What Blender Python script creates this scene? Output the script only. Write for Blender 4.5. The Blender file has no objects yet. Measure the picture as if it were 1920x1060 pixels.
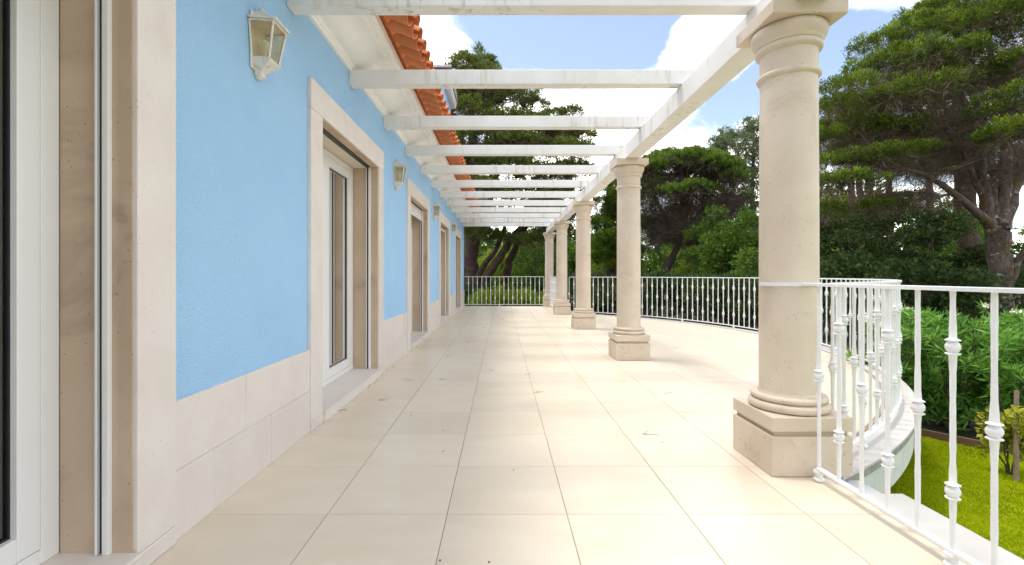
import bpy, bmesh, math, random
import numpy as np
from mathutils import Vector, Matrix
R = math.radians
PI = math.pi
random.seed(7)
rng = np.random.default_rng(11)
C = bpy.context.scene.collection
scene = bpy.context.scene

# ------------------------------------------------------------------ camera, sky, sun, exposure
F, VX, VY, EYE = 895.0, 941.0, 516.5, 1.2
cam_d = bpy.data.cameras.new('camera')
cam = bpy.data.objects.new('camera', cam_d); C.objects.link(cam)
cam.location = (0, 0, EYE); cam.rotation_euler = (R(90), 0, 0)
cam_d.sensor_width = 36.0; cam_d.lens = F/1920*36
cam_d.shift_x = (960-VX)/1920; cam_d.shift_y = (VY-530)/1920
cam_d.clip_start = 0.05; cam_d.clip_end = 1500
scene.camera = cam
scene.view_settings.view_transform = 'Standard'
scene.view_settings.look = 'None'
scene.view_settings.gamma = 1
scene.view_settings.use_curve_mapping = False
scene.view_settings.exposure = 2.36
scene.cycles.max_bounces = 10
scene.cycles.diffuse_bounces = 6
scene.cycles.transparent_max_bounces = 12

SUN = Vector((-0.73, 0.41, 2.95)).normalized()
sd = bpy.data.lights.new('sun', 'SUN'); sd.energy = 0.5; sd.angle = R(12.0); sd.color = (1.0, 0.95, 0.87)
so = bpy.data.objects.new('sun', sd); C.objects.link(so)
so.location = (0, 0, 30); so.rotation_euler = SUN.to_track_quat('Z', 'Y').to_euler()

def pdir(px, py):
    return Vector((px-VX, F, VY-py)).normalized()

world = bpy.data.worlds.new('World'); scene.world = world; world.use_nodes = True
def build_world():
    nt = world.node_tree; nt.nodes.clear()
    N = lambda t: nt.nodes.new(t)
    out = N('ShaderNodeOutputWorld'); bg = N('ShaderNodeBackground'); bg.inputs['Strength'].default_value = 0.13
    sky = N('ShaderNodeTexSky'); sky.sky_type = 'NISHITA'; sky.sun_disc = False
    sky.sun_elevation = math.asin(SUN.z); sky.sun_rotation = math.atan2(SUN.x, SUN.y)
    sky.air_density = 1.0; sky.dust_density = 1.0; sky.ozone_density = 1.0
    tc = N('ShaderNodeTexCoord')
    sep = N('ShaderNodeSeparateXYZ'); nt.links.new(tc.outputs['Generated'], sep.inputs[0])
    def M(op, a, b=None, c=None):
        n = N('ShaderNodeMath'); n.operation = op
        for i, v in enumerate((a, b, c)):
            if v is None: continue
            if isinstance(v, (int, float)): n.inputs[i].default_value = v
            else: nt.links.new(v, n.inputs[i])
        return n.outputs[0]
    zz = M('ADD', M('MAXIMUM', sep.outputs[2], 0.0), 0.22)
    cmb = N('ShaderNodeCombineXYZ')
    nt.links.new(M('DIVIDE', sep.outputs[0], zz), cmb.inputs[0]); nt.links.new(M('DIVIDE', sep.outputs[1], zz), cmb.inputs[1])
    no = N('ShaderNodeTexNoise'); no.inputs['Scale'].default_value = 2.6; no.inputs['Detail'].default_value = 10
    no.inputs['Roughness'].default_value = 0.6; no.inputs['Distortion'].default_value = 0.25
    nt.links.new(cmb.outputs[0], no.inputs['Vector'])
    acc = M('MULTIPLY', M('SUBTRACT', no.outputs[0], 0.45), 3.2)
    # cloud banks and clear patches (directions in the sky)
    blobs = [(1090, 200, .22, .9), (1230, 235, .14, .5), (1350, 75, .12, .9), (1290, 115, .10, .6), (800, 75, .09, .6), (1660, 0, .10, .5),
             (1000, 330, .25, .7), (1400, 330, .2, .4), (1060, 55, .24, -1.2), (1570, 150, .16, -1.3), (1230, 40, .14, -.9), (1400, 165, .07, -.7), (1335, 215, .08, -.9), (1250, 265, .07, -.4)]
    for px, py, rad, amp in blobs:
        d = pdir(px, py)
        vm = N('ShaderNodeVectorMath'); vm.operation = 'DISTANCE'
        nt.links.new(tc.outputs['Generated'], vm.inputs[0]); vm.inputs[1].default_value = d
        mr = N('ShaderNodeMapRange'); mr.interpolation_type = 'SMOOTHSTEP'
        mr.inputs['From Min'].default_value = rad; mr.inputs['From Max'].default_value = rad*.25
        mr.inputs['To Min'].default_value = 0; mr.inputs['To Max'].default_value = amp
        nt.links.new(vm.outputs['Value'], mr.inputs['Value'])
        acc = M('ADD', acc, mr.outputs[0])
    cl = N('ShaderNodeMapRange'); cl.interpolation_type = 'SMOOTHSTEP'
    cl.inputs['From Min'].default_value = -0.15; cl.inputs['From Max'].default_value = 0.95
    cl.inputs['To Min'].default_value = 0.0; cl.inputs['To Max'].default_value = 1.0
    nt.links.new(acc, cl.inputs['Value'])
    mix = N('ShaderNodeMix'); mix.data_type = 'RGBA'
    nt.links.new(cl.outputs[0], mix.inputs['Factor'])
    hs = N('ShaderNodeHueSaturation'); hs.inputs['Saturation'].default_value = 0.85; hs.inputs['Value'].default_value = 0.37
    nt.links.new(sky.outputs[0], hs.inputs['Color'])
    nt.links.new(hs.outputs[0], mix.inputs['A'])
    no2 = N('ShaderNodeTexNoise'); no2.inputs['Scale'].default_value = 4.5; no2.inputs['Detail'].default_value = 8
    nt.links.new(cmb.outputs[0], no2.inputs['Vector'])
    cm = N('ShaderNodeMix'); cm.data_type = 'RGBA'
    cm.inputs['A'].default_value = (3.2, 3.15, 3.0, 1); cm.inputs['B'].default_value = (8.9, 8.6, 7.95, 1)
    mr2 = N('ShaderNodeMapRange'); mr2.inputs['From Min'].default_value = .36; mr2.inputs['From Max'].default_value = .56
    nt.links.new(no2.outputs[0], mr2.inputs['Value']); nt.links.new(mr2.outputs[0], cm.inputs['Factor'])
    nt.links.new(cm.outputs['Result'], mix.inputs['B'])
    nt.links.new(mix.outputs['Result'], bg.inputs['Color']); nt.links.new(bg.outputs[0], out.inputs[0])
build_world()

# ------------------------------------------------------------------ materials
def newmat(name):
    m = bpy.data.materials.new(name); m.use_nodes = True
    nt = m.node_tree
    return m, nt, nt.nodes['Principled BSDF'], nt.nodes['Material Output']
def N(nt, t, **kw):
    n = nt.nodes.new(t)
    for k, v in kw.items(): setattr(n, k, v)
    return n
def noise(nt, vec, scale, detail=4, rough=.5, dist=0):
    n = N(nt, 'ShaderNodeTexNoise'); n.inputs['Scale'].default_value = scale; n.inputs['Detail'].default_value = detail
    n.inputs['Roughness'].default_value = rough; n.inputs['Distortion'].default_value = dist
    if vec is not None: nt.links.new(vec, n.inputs['Vector'])
    return n.outputs[0]
def ramp(nt, f, a, b, ca=0.0, cb=1.0):
    n = N(nt, 'ShaderNodeMapRange'); n.interpolation_type = 'SMOOTHSTEP'
    n.inputs['From Min'].default_value = a; n.inputs['From Max'].default_value = b
    n.inputs['To Min'].default_value = ca; n.inputs['To Max'].default_value = cb
    nt.links.new(f, n.inputs['Value']); return n.outputs[0]
def mixc(nt, f, a, b, mode='MIX'):
    n = N(nt, 'ShaderNodeMix'); n.data_type = 'RGBA'; n.blend_type = mode
    for s, v in (('Factor', f), ('A', a), ('B', b)):
        if isinstance(v, (int, float)): n.inputs[s].default_value = v
        elif isinstance(v, tuple): n.inputs[s].default_value = (*v, 1)
        else: nt.links.new(v, n.inputs[s])
    return n.outputs['Result']
def bump(nt, bsdf, h, strength=.3, dist=.01):
    b = N(nt, 'ShaderNodeBump'); b.inputs['Strength'].default_value = strength; b.inputs['Distance'].default_value = dist
    nt.links.new(h, b.inputs['Height']); nt.links.new(b.outputs[0], bsdf.inputs['Normal'])
def geo_pos(nt):
    return N(nt, 'ShaderNodeNewGeometry').outputs['Position']
def surf(name, c1, c2, scale=2.0, rough=.6, speck=0, speck_col=(.2, .14, .09), bump_s=0, bump_scale=60, rnd=0, blot=None, bump_d=.004, spec=.5):
    m, nt, b, o = newmat(name)
    p = geo_pos(nt)
    col = mixc(nt, ramp(nt, noise(nt, p, scale, 6, .6, .4), .3, .7), c1, c2)
    if blot:
        col = mixc(nt, ramp(nt, noise(nt, p, blot[1], 5, .6, .8), .54, .75, 0, blot[2]), col, blot[0])
    if speck:
        v = N(nt, 'ShaderNodeTexVoronoi'); v.inputs['Scale'].default_value = speck; nt.links.new(p, v.inputs['Vector'])
        thr = ramp(nt, noise(nt, p, speck*.35, 2), .5, .66, .04, .2)
        lt = N(nt, 'ShaderNodeMath', operation='LESS_THAN'); nt.links.new(v.outputs['Distance'], lt.inputs[0]); nt.links.new(thr, lt.inputs[1])
        ml = N(nt, 'ShaderNodeMath', operation='MULTIPLY'); nt.links.new(lt.outputs[0], ml.inputs[0]); ml.inputs[1].default_value = .55
        col = mixc(nt, ml.outputs[0], col, speck_col)
    if rnd:
        oi = N(nt, 'ShaderNodeObjectInfo')
        mr = N(nt, 'ShaderNodeMapRange'); mr.inputs['To Min'].default_value = 1-rnd; mr.inputs['To Max'].default_value = 1+rnd
        nt.links.new(oi.outputs['Random'], mr.inputs['Value'])
        hs = N(nt, 'ShaderNodeHueSaturation'); nt.links.new(mr.outputs[0], hs.inputs['Value']); nt.links.new(col, hs.inputs['Color'])
        col = hs.outputs[0]
    nt.links.new(col, b.inputs['Base Color'])
    b.inputs['Roughness'].default_value = rough; b.inputs['Specular IOR Level'].default_value = spec
    if bump_s: bump(nt, b, noise(nt, p, bump_scale, 5, .6), bump_s, bump_d)
    return m
def leafmat(name, c1, c2, c3, trans=.35, nscale=.9, rough=.55, spec=.2):
    m, nt, b, o = newmat(name)
    g = N(nt, 'ShaderNodeNewGeometry')
    tuft = ramp(nt, noise(nt, g.outputs['Position'], nscale, 3, .6), .32, .68)
    col = mixc(nt, tuft, c1, c2)
    f = N(nt, 'ShaderNodeMath', operation='POWER'); nt.links.new(g.outputs['Random Per Island'], f.inputs[0]); f.inputs[1].default_value = 2.0
    col = mixc(nt, f.outputs[0], col, c3)
    nt.links.new(col, b.inputs['Base Color']); b.inputs['Roughness'].default_value = rough; b.inputs['Specular IOR Level'].default_value = spec
    t = N(nt, 'ShaderNodeBsdfTranslucent'); nt.links.new(col, t.inputs['Color'])
    mx = N(nt, 'ShaderNodeMixShader'); mx.inputs[0].default_value = trans
    nt.links.new(b.outputs[0], mx.inputs[1]); nt.links.new(t.outputs[0], mx.inputs[2]); nt.links.new(mx.outputs[0], o.inputs['Surface'])
    return m
MT = {}
def floor_tile_mat():
    m, nt, b, o = newmat('floor_tile')
    p = geo_pos(nt)
    oi = N(nt, 'ShaderNodeObjectInfo')
    vadd = N(nt, 'ShaderNodeVectorMath', operation='ADD')
    cm = N(nt, 'ShaderNodeCombineXYZ')
    ml = N(nt, 'ShaderNodeMath', operation='MULTIPLY'); nt.links.new(oi.outputs['Random'], ml.inputs[0]); ml.inputs[1].default_value = 40
    nt.links.new(ml.outputs[0], cm.inputs[2]); nt.links.new(p, vadd.inputs[0]); nt.links.new(cm.outputs[0], vadd.inputs[1])
    v = vadd.outputs[0]
    st = N(nt, 'ShaderNodeMapping'); st.inputs['Scale'].default_value = (2.2, 6.0, 1); nt.links.new(v, st.inputs['Vector'])
    col = mixc(nt, ramp(nt, noise(nt, st.outputs[0], .9, 3, .5), .2, .8), (.715, .63, .51), (.665, .57, .44))
    col = mixc(nt, ramp(nt, noise(nt, v, 3.1, 5, .6, .3), .45, .75, 0, .4), col, (.68, .56, .41))
    mr = N(nt, 'ShaderNodeMapRange'); mr.inputs['To Min'].default_value = .955; mr.inputs['To Max'].default_value = 1.03
    nt.links.new(oi.outputs['Random'], mr.inputs['Value'])
    hs = N(nt, 'ShaderNodeHueSaturation'); nt.links.new(mr.outputs[0], hs.inputs['Value']); nt.links.new(col, hs.inputs['Color'])
    nt.links.new(hs.outputs[0], b.inputs['Base Color'])
    b.inputs['Roughness'].default_value = .33; b.inputs['Specular IOR Level'].default_value = .34
    bump(nt, b, noise(nt, p, 6, 2, .5), .02, .004)
    return m
MT['tile'] = floor_tile_mat()
MT['grout'] = surf('grout', (.40, .30, .20), (.27, .19, .115), 8, .9)
MT['stone'] = surf('limestone', (.705, .60, .475), (.63, .52, .395), 2.2, .5, speck=55, blot=((.50, .385, .27), 2.6, .5), bump_s=.15, bump_scale=90, rnd=.02)
MT['stone_foot'] = surf('weather_stained_limestone', (.69, .585, .465), (.61, .505, .385), 2.5, .55, speck=34, speck_col=(.13, .085, .055), blot=((.40, .30, .215), 8.5, .55), bump_s=.2, bump_scale=80, rnd=.02)
MT['stone_dark'] = surf('shaded_stained_limestone', (.58, .455, .335), (.49, .375, .265), 2.0, .6, speck=45, blot=((.24, .17, .11), 1.7, .6), bump_s=.15, bump_scale=90)  # shade of the door reveals put into the colour along with stains
MT['stone_pale'] = surf('pale_limestone', (.735, .68, .63), (.69, .63, .575), 3.5, .55, speck=60, speck_col=(.42, .34, .27), blot=((.62, .53, .45), 2.3, .4), bump_s=.12, bump_scale=90, rnd=.035)
MT['blue'] = surf('blue_stucco', (.40, .655, .92), (.37, .625, .90), 1.3, .85, bump_s=1.0, bump_scale=85, bump_d=.012, spec=.2, blot=((.345, .60, .87), .8, .6))
MT['cornice'] = surf('bounce_lit_white_paint', (.88, .87, .84), (.85, .835, .80), 3, .6, blot=((.72, .68, .58), 2.5, .35))  # lighter than the plain white paint, floor bounce put into the colour
MT['white'] = surf('white_paint', (.80, .79, .765), (.76, .75, .72), 4, .6, blot=((.55, .53, .42), 3.2, .35), bump_s=.15, bump_scale=40)
def beam_mat():
    m, nt, b, o = newmat('weathered_white_paint')
    p = geo_pos(nt)
    mp = N(nt, 'ShaderNodeMapping'); mp.inputs['Scale'].default_value = (14, 14, 1.2); nt.links.new(p, mp.inputs['Vector'])
    col = mixc(nt, ramp(nt, noise(nt, p, 3, 5), .35, .65), (.81, .80, .77), (.76, .745, .70))
    st = N(nt, 'ShaderNodeMath', operation='MULTIPLY')
    nt.links.new(ramp(nt, noise(nt, mp.outputs[0], 1, 5, .65), .5, .70), st.inputs[0])
    nt.links.new(ramp(nt, noise(nt, p, 1.3, 3), .45, .62, 0, .8), st.inputs[1])
    col = mixc(nt, st.outputs[0], col, (.40, .37, .22))
    nt.links.new(col, b.inputs['Base Color']); b.inputs['Roughness'].default_value = .65
    bump(nt, b, noise(nt, p, 45, 5), .2, .004)
    return m
MT['beam'] = beam_mat()
MT['iron'] = surf('white_enamelled_iron', (.83, .83, .825), (.79, .785, .775), 9, .38, bump_s=.25, bump_scale=120, bump_d=.003)
MT['lamp'] = surf('cream_lamp_paint', (.76, .73, .67), (.70, .66, .58), 14, .5, blot=((.30, .24, .17), 26, .7))
MT['pvc'] = surf('white_pvc', (.80, .80, .785), (.78, .78, .76), 3, .3)
MT['cream'] = surf('cream_board', (.70, .65, .55), (.66, .60, .50), 3, .6)
MT['rubber'] = surf('black_rubber', (.018, .018, .02), (.026, .026, .028), 8, .45)
MT['terracotta'] = surf('terracotta', (.60, .20, .07), (.50, .155, .05), 7, .75, blot=((.62, .28, .13), 5, .5), bump_s=.2, bump_scale=50, rnd=.12)
MT['mortar'] = surf('mortar', (.62, .54, .46), (.54, .46, .38), 12, .9)
MT['grey_tile'] = surf('grey_roof_tile', (.34, .33, .34), (.24, .235, .25), 9, .7, rnd=.1)
MT['render'] = surf('pale_render', (.66, .67, .66), (.58, .60, .59), 3, .85, blot=((.34, .35, .33), 4.5, .6), bump_s=.3, bump_scale=70)
MT['coping'] = surf('pale_coping', (.60, .575, .545), (.54, .51, .475), 3, .5, blot=((.5, .45, .4), 4, .3))
MT['coping_edge'] = surf('weathered_concrete', (.36, .35, .33), (.24, .23, .22), 9, .9, bump_s=.4, bump_scale=60)
MT['curtain'] = surf('grey_brown_curtain', (.26, .24, .195), (.205, .19, .15), 3, .9)
MT['room'] = surf('room_plaster', (.5, .47, .42), (.45, .42, .38), 1, .9)
MT['bark'] = surf('brown_bark', (.15, .105, .08), (.075, .052, .04), 5, .9, bump_s=.9, bump_scale=14, bump_d=.05)
MT['bark_red'] = surf('reddish_bark', (.125, .07, .05), (.06, .035, .026), 4, .9, bump_s=.9, bump_scale=14, bump_d=.05)
def lichen_bark():
    m, nt, b, o = newmat('lichened_bark')
    p = geo_pos(nt)
    mp = N(nt, 'ShaderNodeMapping'); mp.inputs['Scale'].default_value = (1, 1, .35); nt.links.new(p, mp.inputs['Vector'])
    col = mixc(nt, ramp(nt, noise(nt, mp.outputs[0], 9, 6, .65), .3, .7), (.075, .05, .038), (.19, .14, .11))
    col = mixc(nt, ramp(nt, noise(nt, p, 2.4, 5, .6, .5), .54, .66, 0, .75), col, (.155, .105, .025))
    col = mixc(nt, ramp(nt, noise(nt, p, 7, 5, .6, .8), .60, .66, 0, .85), col, (.45, .45, .40))
    nt.links.new(col, b.inputs['Base Color']); b.inputs['Roughness'].default_value = .95
    bump(nt, b, noise(nt, mp.outputs[0], 16, 6, .7), 1.0, .05)
    return m
MT['lichen'] = lichen_bark()
MT['twig'] = surf('dry_twigs', (.19, .14, .10), (.10, .072, .052), 2, .95)
MT['cypress'] = leafmat('cypress_foliage', (.035, .065, .010), (.085, .14, .016), (.17, .23, .026), nscale=.7)
MT['cedar'] = leafmat('cedar_foliage', (0.054, 0.082, 0.022), (0.120, 0.162, 0.034), (0.228, 0.264, 0.048), nscale=.6)
MT['conifer'] = leafmat('green_conifer_foliage', (0.069, 0.138, 0.016), (0.149, 0.253, 0.029), (0.253, 0.356, 0.046))
MT['pine'] = leafmat('pine_needles', (0.066, 0.132, 0.018), (0.132, 0.231, 0.029), (0.231, 0.330, 0.050))
MT['pine_far'] = leafmat('grey_green_needles', (.10, .14, .065), (.15, .19, .08), (.22, .25, .10))
MT['broad'] = leafmat('broad_leaves', (0.052, 0.115, 0.016), (0.109, 0.207, 0.028), (0.196, 0.299, 0.040), nscale=.7)
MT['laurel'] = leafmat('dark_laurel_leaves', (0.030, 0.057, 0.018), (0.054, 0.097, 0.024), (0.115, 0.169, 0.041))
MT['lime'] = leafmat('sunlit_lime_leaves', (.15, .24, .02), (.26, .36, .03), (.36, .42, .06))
MT['tips'] = leafmat('sunlit_cypress_tops', (.12, .20, .014), (.22, .32, .020), (.32, .42, .035), nscale=1.2)  # this and the next two: sunlight on bough tops put into leaf colour
MT['tips_dull'] = leafmat('sunlit_cedar_tops', (.085, .12, .02), (.15, .19, .03), (.22, .25, .045), nscale=.9)
MT['tips_pine'] = leafmat('sunlit_pine_tops', (.10, .18, .02), (.18, .28, .03), (.26, .34, .05), nscale=1.2)
MT['oleander'] = leafmat('oleander_leaves', (0.072, 0.191, 0.032), (0.154, 0.362, 0.051), (0.352, 0.587, 0.117), nscale=1.6, rough=.4)
MT['hibiscus'] = leafmat('yellow_green_leaves', (0.192, 0.252, 0.024), (0.360, 0.384, 0.036), (0.480, 0.432, 0.048), nscale=4)
MT['petal'] = surf('white_petals', (.82, .80, .68), (.75, .70, .52), 20, .6)
MT['grass'] = leafmat('lawn_grass', (.24, .33, .004), (.46, .56, .006), (.56, .58, .02), nscale=1.6, trans=.4, spec=0)
MT['lawn'] = surf('lawn_turf', (.18, .23, .005), (.25, .29, .008), 3, .95, blot=((.17, .14, .02), 1.4, .4), spec=0)
MT['soil'] = surf('woodland_soil', (.055, .045, .028), (.035, .04, .018), 1.5, .95, blot=((.07, .09, .025), .5, .7))
MT['edging'] = surf('brown_edging', (.17, .095, .055), (.11, .065, .04), 6, .9, bump_s=.4)
MT['stake'] = surf('weathered_wood', (.30, .235, .16), (.20, .15, .10), 8, .85, bump_s=.4, bump_scale=40)
MT['needle'] = surf('dry_needle', (.24, .12, .055), (.16, .08, .04), 8, .8)
def glass_mat(name, tint, rough=0.0, tr=.75):
    m, nt, b, o = newmat(name)
    nt.nodes.remove(b)
    fr = N(nt, 'ShaderNodeFresnel'); fr.inputs['IOR'].default_value = 1.5
    g = N(nt, 'ShaderNodeBsdfGlossy'); g.inputs['Roughness'].default_value = rough
    t = N(nt, 'ShaderNodeBsdfTransparent'); t.inputs['Color'].default_value = (*tint, 1)
    mx = N(nt, 'ShaderNodeMixShader'); nt.links.new(fr.outputs[0], mx.inputs[0]); nt.links.new(t.outputs[0], mx.inputs[1]); nt.links.new(g.outputs[0], mx.inputs[2])
    nt.links.new(mx.outputs[0], o.inputs['Surface'])
    return m
MT['glass'] = glass_mat('door_glass', (.86, .87, .84))
def amber():
    m, nt, b, o = newmat('dusty_amber_glass')
    b.inputs['Base Color'].default_value = (.56, .50, .36, 1); b.inputs['Roughness'].default_value = .3
    t = N(nt, 'ShaderNodeBsdfTransparent'); t.inputs['Color'].default_value = (.86, .80, .62, 1)
    mx = N(nt, 'ShaderNodeMixShader')
    nt.links.new(ramp(nt, noise(nt, geo_pos(nt), 18, 4), .3, .7, .12, .32), mx.inputs[0])
    nt.links.new(t.outputs[0], mx.inputs[1]); nt.links.new(b.outputs[0], mx.inputs[2]); nt.links.new(mx.outputs[0], o.inputs['Surface'])
    return m
MT['amber'] = amber()
MT['bulb'] = surf('white_bulb', (.85, .85, .82), (.83, .83, .80), 3, .3)

# ------------------------------------------------------------------ mesh helpers
class MB:
    def __init__(s): s.v = []; s.f = []; s.bev = 0
    def add(s, vs, fs):
        o = len(s.v); s.v += [tuple(v) for v in vs]; s.f += [tuple(i+o for i in f) for f in fs]; return s
    def box(s, x0, x1, y0, y1, z0, z1):
        return s.add([(x0, y0, z0), (x1, y0, z0), (x1, y1, z0), (x0, y1, z0), (x0, y0, z1), (x1, y0, z1), (x1, y1, z1), (x0, y1, z1)],
                     [(0, 3, 2, 1), (4, 5, 6, 7), (0, 1, 5, 4), (1, 2, 6, 5), (2, 3, 7, 6), (3, 0, 4, 7)])
    def lathe(s, prof, n=24, c=(0, 0, 0), cap=True):
        vs = []; fs = []
        for r, z in prof:
            for k in range(n):
                a = 2*PI*k/n; vs.append((c[0]+r*math.cos(a), c[1]+r*math.sin(a), c[2]+z))
        for i in range(len(prof)-1):
            for k in range(n):
                k2 = (k+1) % n; fs.append((i*n+k, i*n+k2, (i+1)*n+k2, (i+1)*n+k))
        if cap:
            fs.append(tuple(range(n-1, -1, -1))); fs.append(tuple((len(prof)-1)*n+k for k in range(n)))
        return s.add(vs, fs)
    def tube(s, pts, rad, n=7):
        pts = [Vector(p) for p in pts]
        if not hasattr(rad, '__len__'): rad = [rad]*len(pts)
        vs = []; fs = []; up = Vector((.13, .2, .97))
        for i, p in enumerate(pts):
            d = (pts[min(i+1, len(pts)-1)]-pts[max(i-1, 0)]).normalized()
            a = d.cross(up)
            if a.length < 1e-3: a = d.cross(Vector((1, 0, 0)))
            a.normalize(); b = d.cross(a)
            for k in range(n):
                t = 2*PI*k/n; q = p+(a*math.cos(t)+b*math.sin(t))*rad[i]; vs.append(tuple(q))
        for i in range(len(pts)-1):
            for k in range(n):
                k2 = (k+1) % n; fs.append((i*n+k, i*n+k2, (i+1)*n+k2, (i+1)*n+k))
        fs.append(tuple(range(n-1, -1, -1))); fs.append(tuple((len(pts)-1)*n+k for k in range(n)))
        return s.add(vs, fs)
    def prism(s, poly, z0, z1):
        n = len(poly)
        vs = [(x, y, z0) for x, y in poly]+[(x, y, z1) for x, y in poly]
        return s.add(vs, [tuple(range(n-1, -1, -1)), tuple(range(n, 2*n))]+[(i, (i+1) % n, n+(i+1) % n, n+i) for i in range(n)])
    def extrude_y(s, prof, y0, y1):            # closed (x,z) profile swept along y
        n = len(prof)
        vs = [(x, y0, z) for x, z in prof]+[(x, y1, z) for x, z in prof]
        return s.add(vs, [tuple(range(n)), tuple(range(2*n-1, n-1, -1))]+[(i, n+i, n+(i+1) % n, (i+1) % n) for i in range(n)])
    def sweep(s, path, prof, closed=False):    # prof (offset across, height) along a flat path (x,y)
        n = len(prof); vs = []; fs = []
        for i, (x, y) in enumerate(path):
            a = path[max(i-1, 0)]; b = path[min(i+1, len(path)-1)]
            dx, dy = b[0]-a[0], b[1]-a[1]; l = math.hypot(dx, dy); nx, ny = dy/l, -dx/l
            for o, z in prof: vs.append((x+nx*o, y+ny*o, z))
        for i in range(len(path)-1):
            for k in range(n):
                k2 = (k+1) % n; fs.append((i*n+k, i*n+k2, (i+1)*n+k2, (i+1)*n+k))
        fs.append(tuple(range(n-1, -1, -1))); fs.append(tuple((len(path)-1)*n+k for k in range(n)))
        return s.add(vs, fs)
    def mesh(s, name, mat, smooth=None, bevel=0, seg=2):
        me = bpy.data.meshes.new(name); me.from_pydata(s.v, [], s.f)
        bm = bmesh.new(); bm.from_mesh(me)
        bmesh.ops.recalc_face_normals(bm, faces=bm.faces)
        if bevel:
            ed = [e for e in bm.edges if len(e.link_faces) == 2 and e.calc_face_angle(0) > .6]
            bmesh.ops.bevel(bm, geom=ed, offset=bevel, segments=seg, affect='EDGES', profile=.5)
        bm.to_mesh(me); bm.free()
        me.materials.append(MT[mat])
        if smooth is not None:
            me.shade_smooth(); me.set_sharp_from_angle(angle=R(smooth))
        return me
    def build(s, name, mat, parent=None, smooth=None, bevel=0, seg=2, loc=None):
        return link(name, s.mesh(name, mat, smooth, bevel, seg), parent, loc)
def link(name, me, parent=None, loc=None, rot=None):
    o = bpy.data.objects.new(name, me); C.objects.link(o)
    if parent is not None: o.parent = parent
    if loc is not None: o.location = loc
    if rot is not None: o.rotation_euler = rot
    return o
def empty(name, loc=(0, 0, 0), rz=0):
    o = bpy.data.objects.new(name, None); C.objects.link(o); o.location = loc; o.rotation_euler = (0, 0, rz); o.empty_display_size = .2
    return o
def tag(o, label=None, cat=None, group=None, kind=None):
    for k, v in (('label', label), ('category', cat), ('group', group), ('kind', kind)):
        if v: o[k] = v
    return o
def copy_tree(o, parent=None):
    c = o.copy(); C.objects.link(c)
    if parent is not None: c.parent = parent
    for ch in list(o.children): copy_tree(ch, c)
    return c
def at(px, py, d):
    return Vector(((px-VX)*d/F, d, EYE-(py-VY)*d/F))

# ------------------------------------------------------------------ ground and terrace
GZ = -0.70
MB().add([(-600, -600, GZ-.02), (600, -600, GZ-.02), (600, 600, GZ-.02), (-600, 600, GZ-.02)], [(0, 1, 2, 3)]).build('ground', 'soil').__setitem__('kind', 'structure')

BC = (-1.77, 9.05)
def arc(r, a0, a1, n):
    return [(BC[0]+r*math.cos(a0+(a1-a0)*i/n), BC[1]+r*math.sin(a0+(a1-a0)*i/n)) for i in range(n+1)]
def ang_x(r, x): return math.acos((x-BC[0])/r)
XW, XP = -1.49, -1.47          # stucco face, plinth face
XR = 1.93                      # edge of the tiled strip
terrace = empty('terrace', (0, 0, 0)); tag(terrace, kind='structure')
a7 = ang_x(7.05, XR)
outline = [(XW-.3, -4), (XR, -4)]+arc(7.05, -a7, a7, 60)+[(XR, 18.6), (XW-.3, 18.6)]
MB().prism(outline, -.045, -.0045).build('mortar_bed', 'grout', terrace)
# tiles
TS = .602
GX0, GY0 = -1.479, 2.398
def clip(poly, n, c):          # keep points with n.p <= c
    out = []
    for i in range(len(poly)):
        a, b = poly[i], poly[(i+1) % len(poly)]
        da, db = n[0]*a[0]+n[1]*a[1]-c, n[0]*b[0]+n[1]*b[1]-c
        if da <= 0: out.append(a)
        if (da < 0 < db) or (db < 0 < da):
            t = da/(da-db); out.append((a[0]+(b[0]-a[0])*t, a[1]+(b[1]-a[1])*t))
    return out
def area(p): return .5*abs(sum(p[i][0]*p[(i+1) % len(p)][1]-p[(i+1) % len(p)][0]*p[i][1] for i in range(len(p))))
def tile_mb(poly):
    m = MB(); cx = sum(p[0] for p in poly)/len(poly); cy = sum(p[1] for p in poly)/len(poly); n = len(poly)
    ins = [(x+(cx-x)*.0015/max(.05, math.hypot(cx-x, cy-y)), y+(cy-y)*.0015/max(.05, math.hypot(cx-x, cy-y))) for x, y in poly]
    vs = [(x, y, -.0044) for x, y in poly]+[(x, y, -.0012) for x, y in poly]+[(x, y, 0) for x, y in ins]
    fs = [tuple(2*n+i for i in range(n))]
    for l in (0, 1): fs += [(l*n+i, l*n+(i+1) % n, (l+1)*n+(i+1) % n, (l+1)*n+i) for i in range(n)]
    return m.add(vs, fs)
G = .0019
GR = .0017
full = tile_mb([(G, GR), (TS-G, GR), (TS-G, TS-GR), (G, TS-GR)]).mesh('tile', 'tile')
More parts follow.
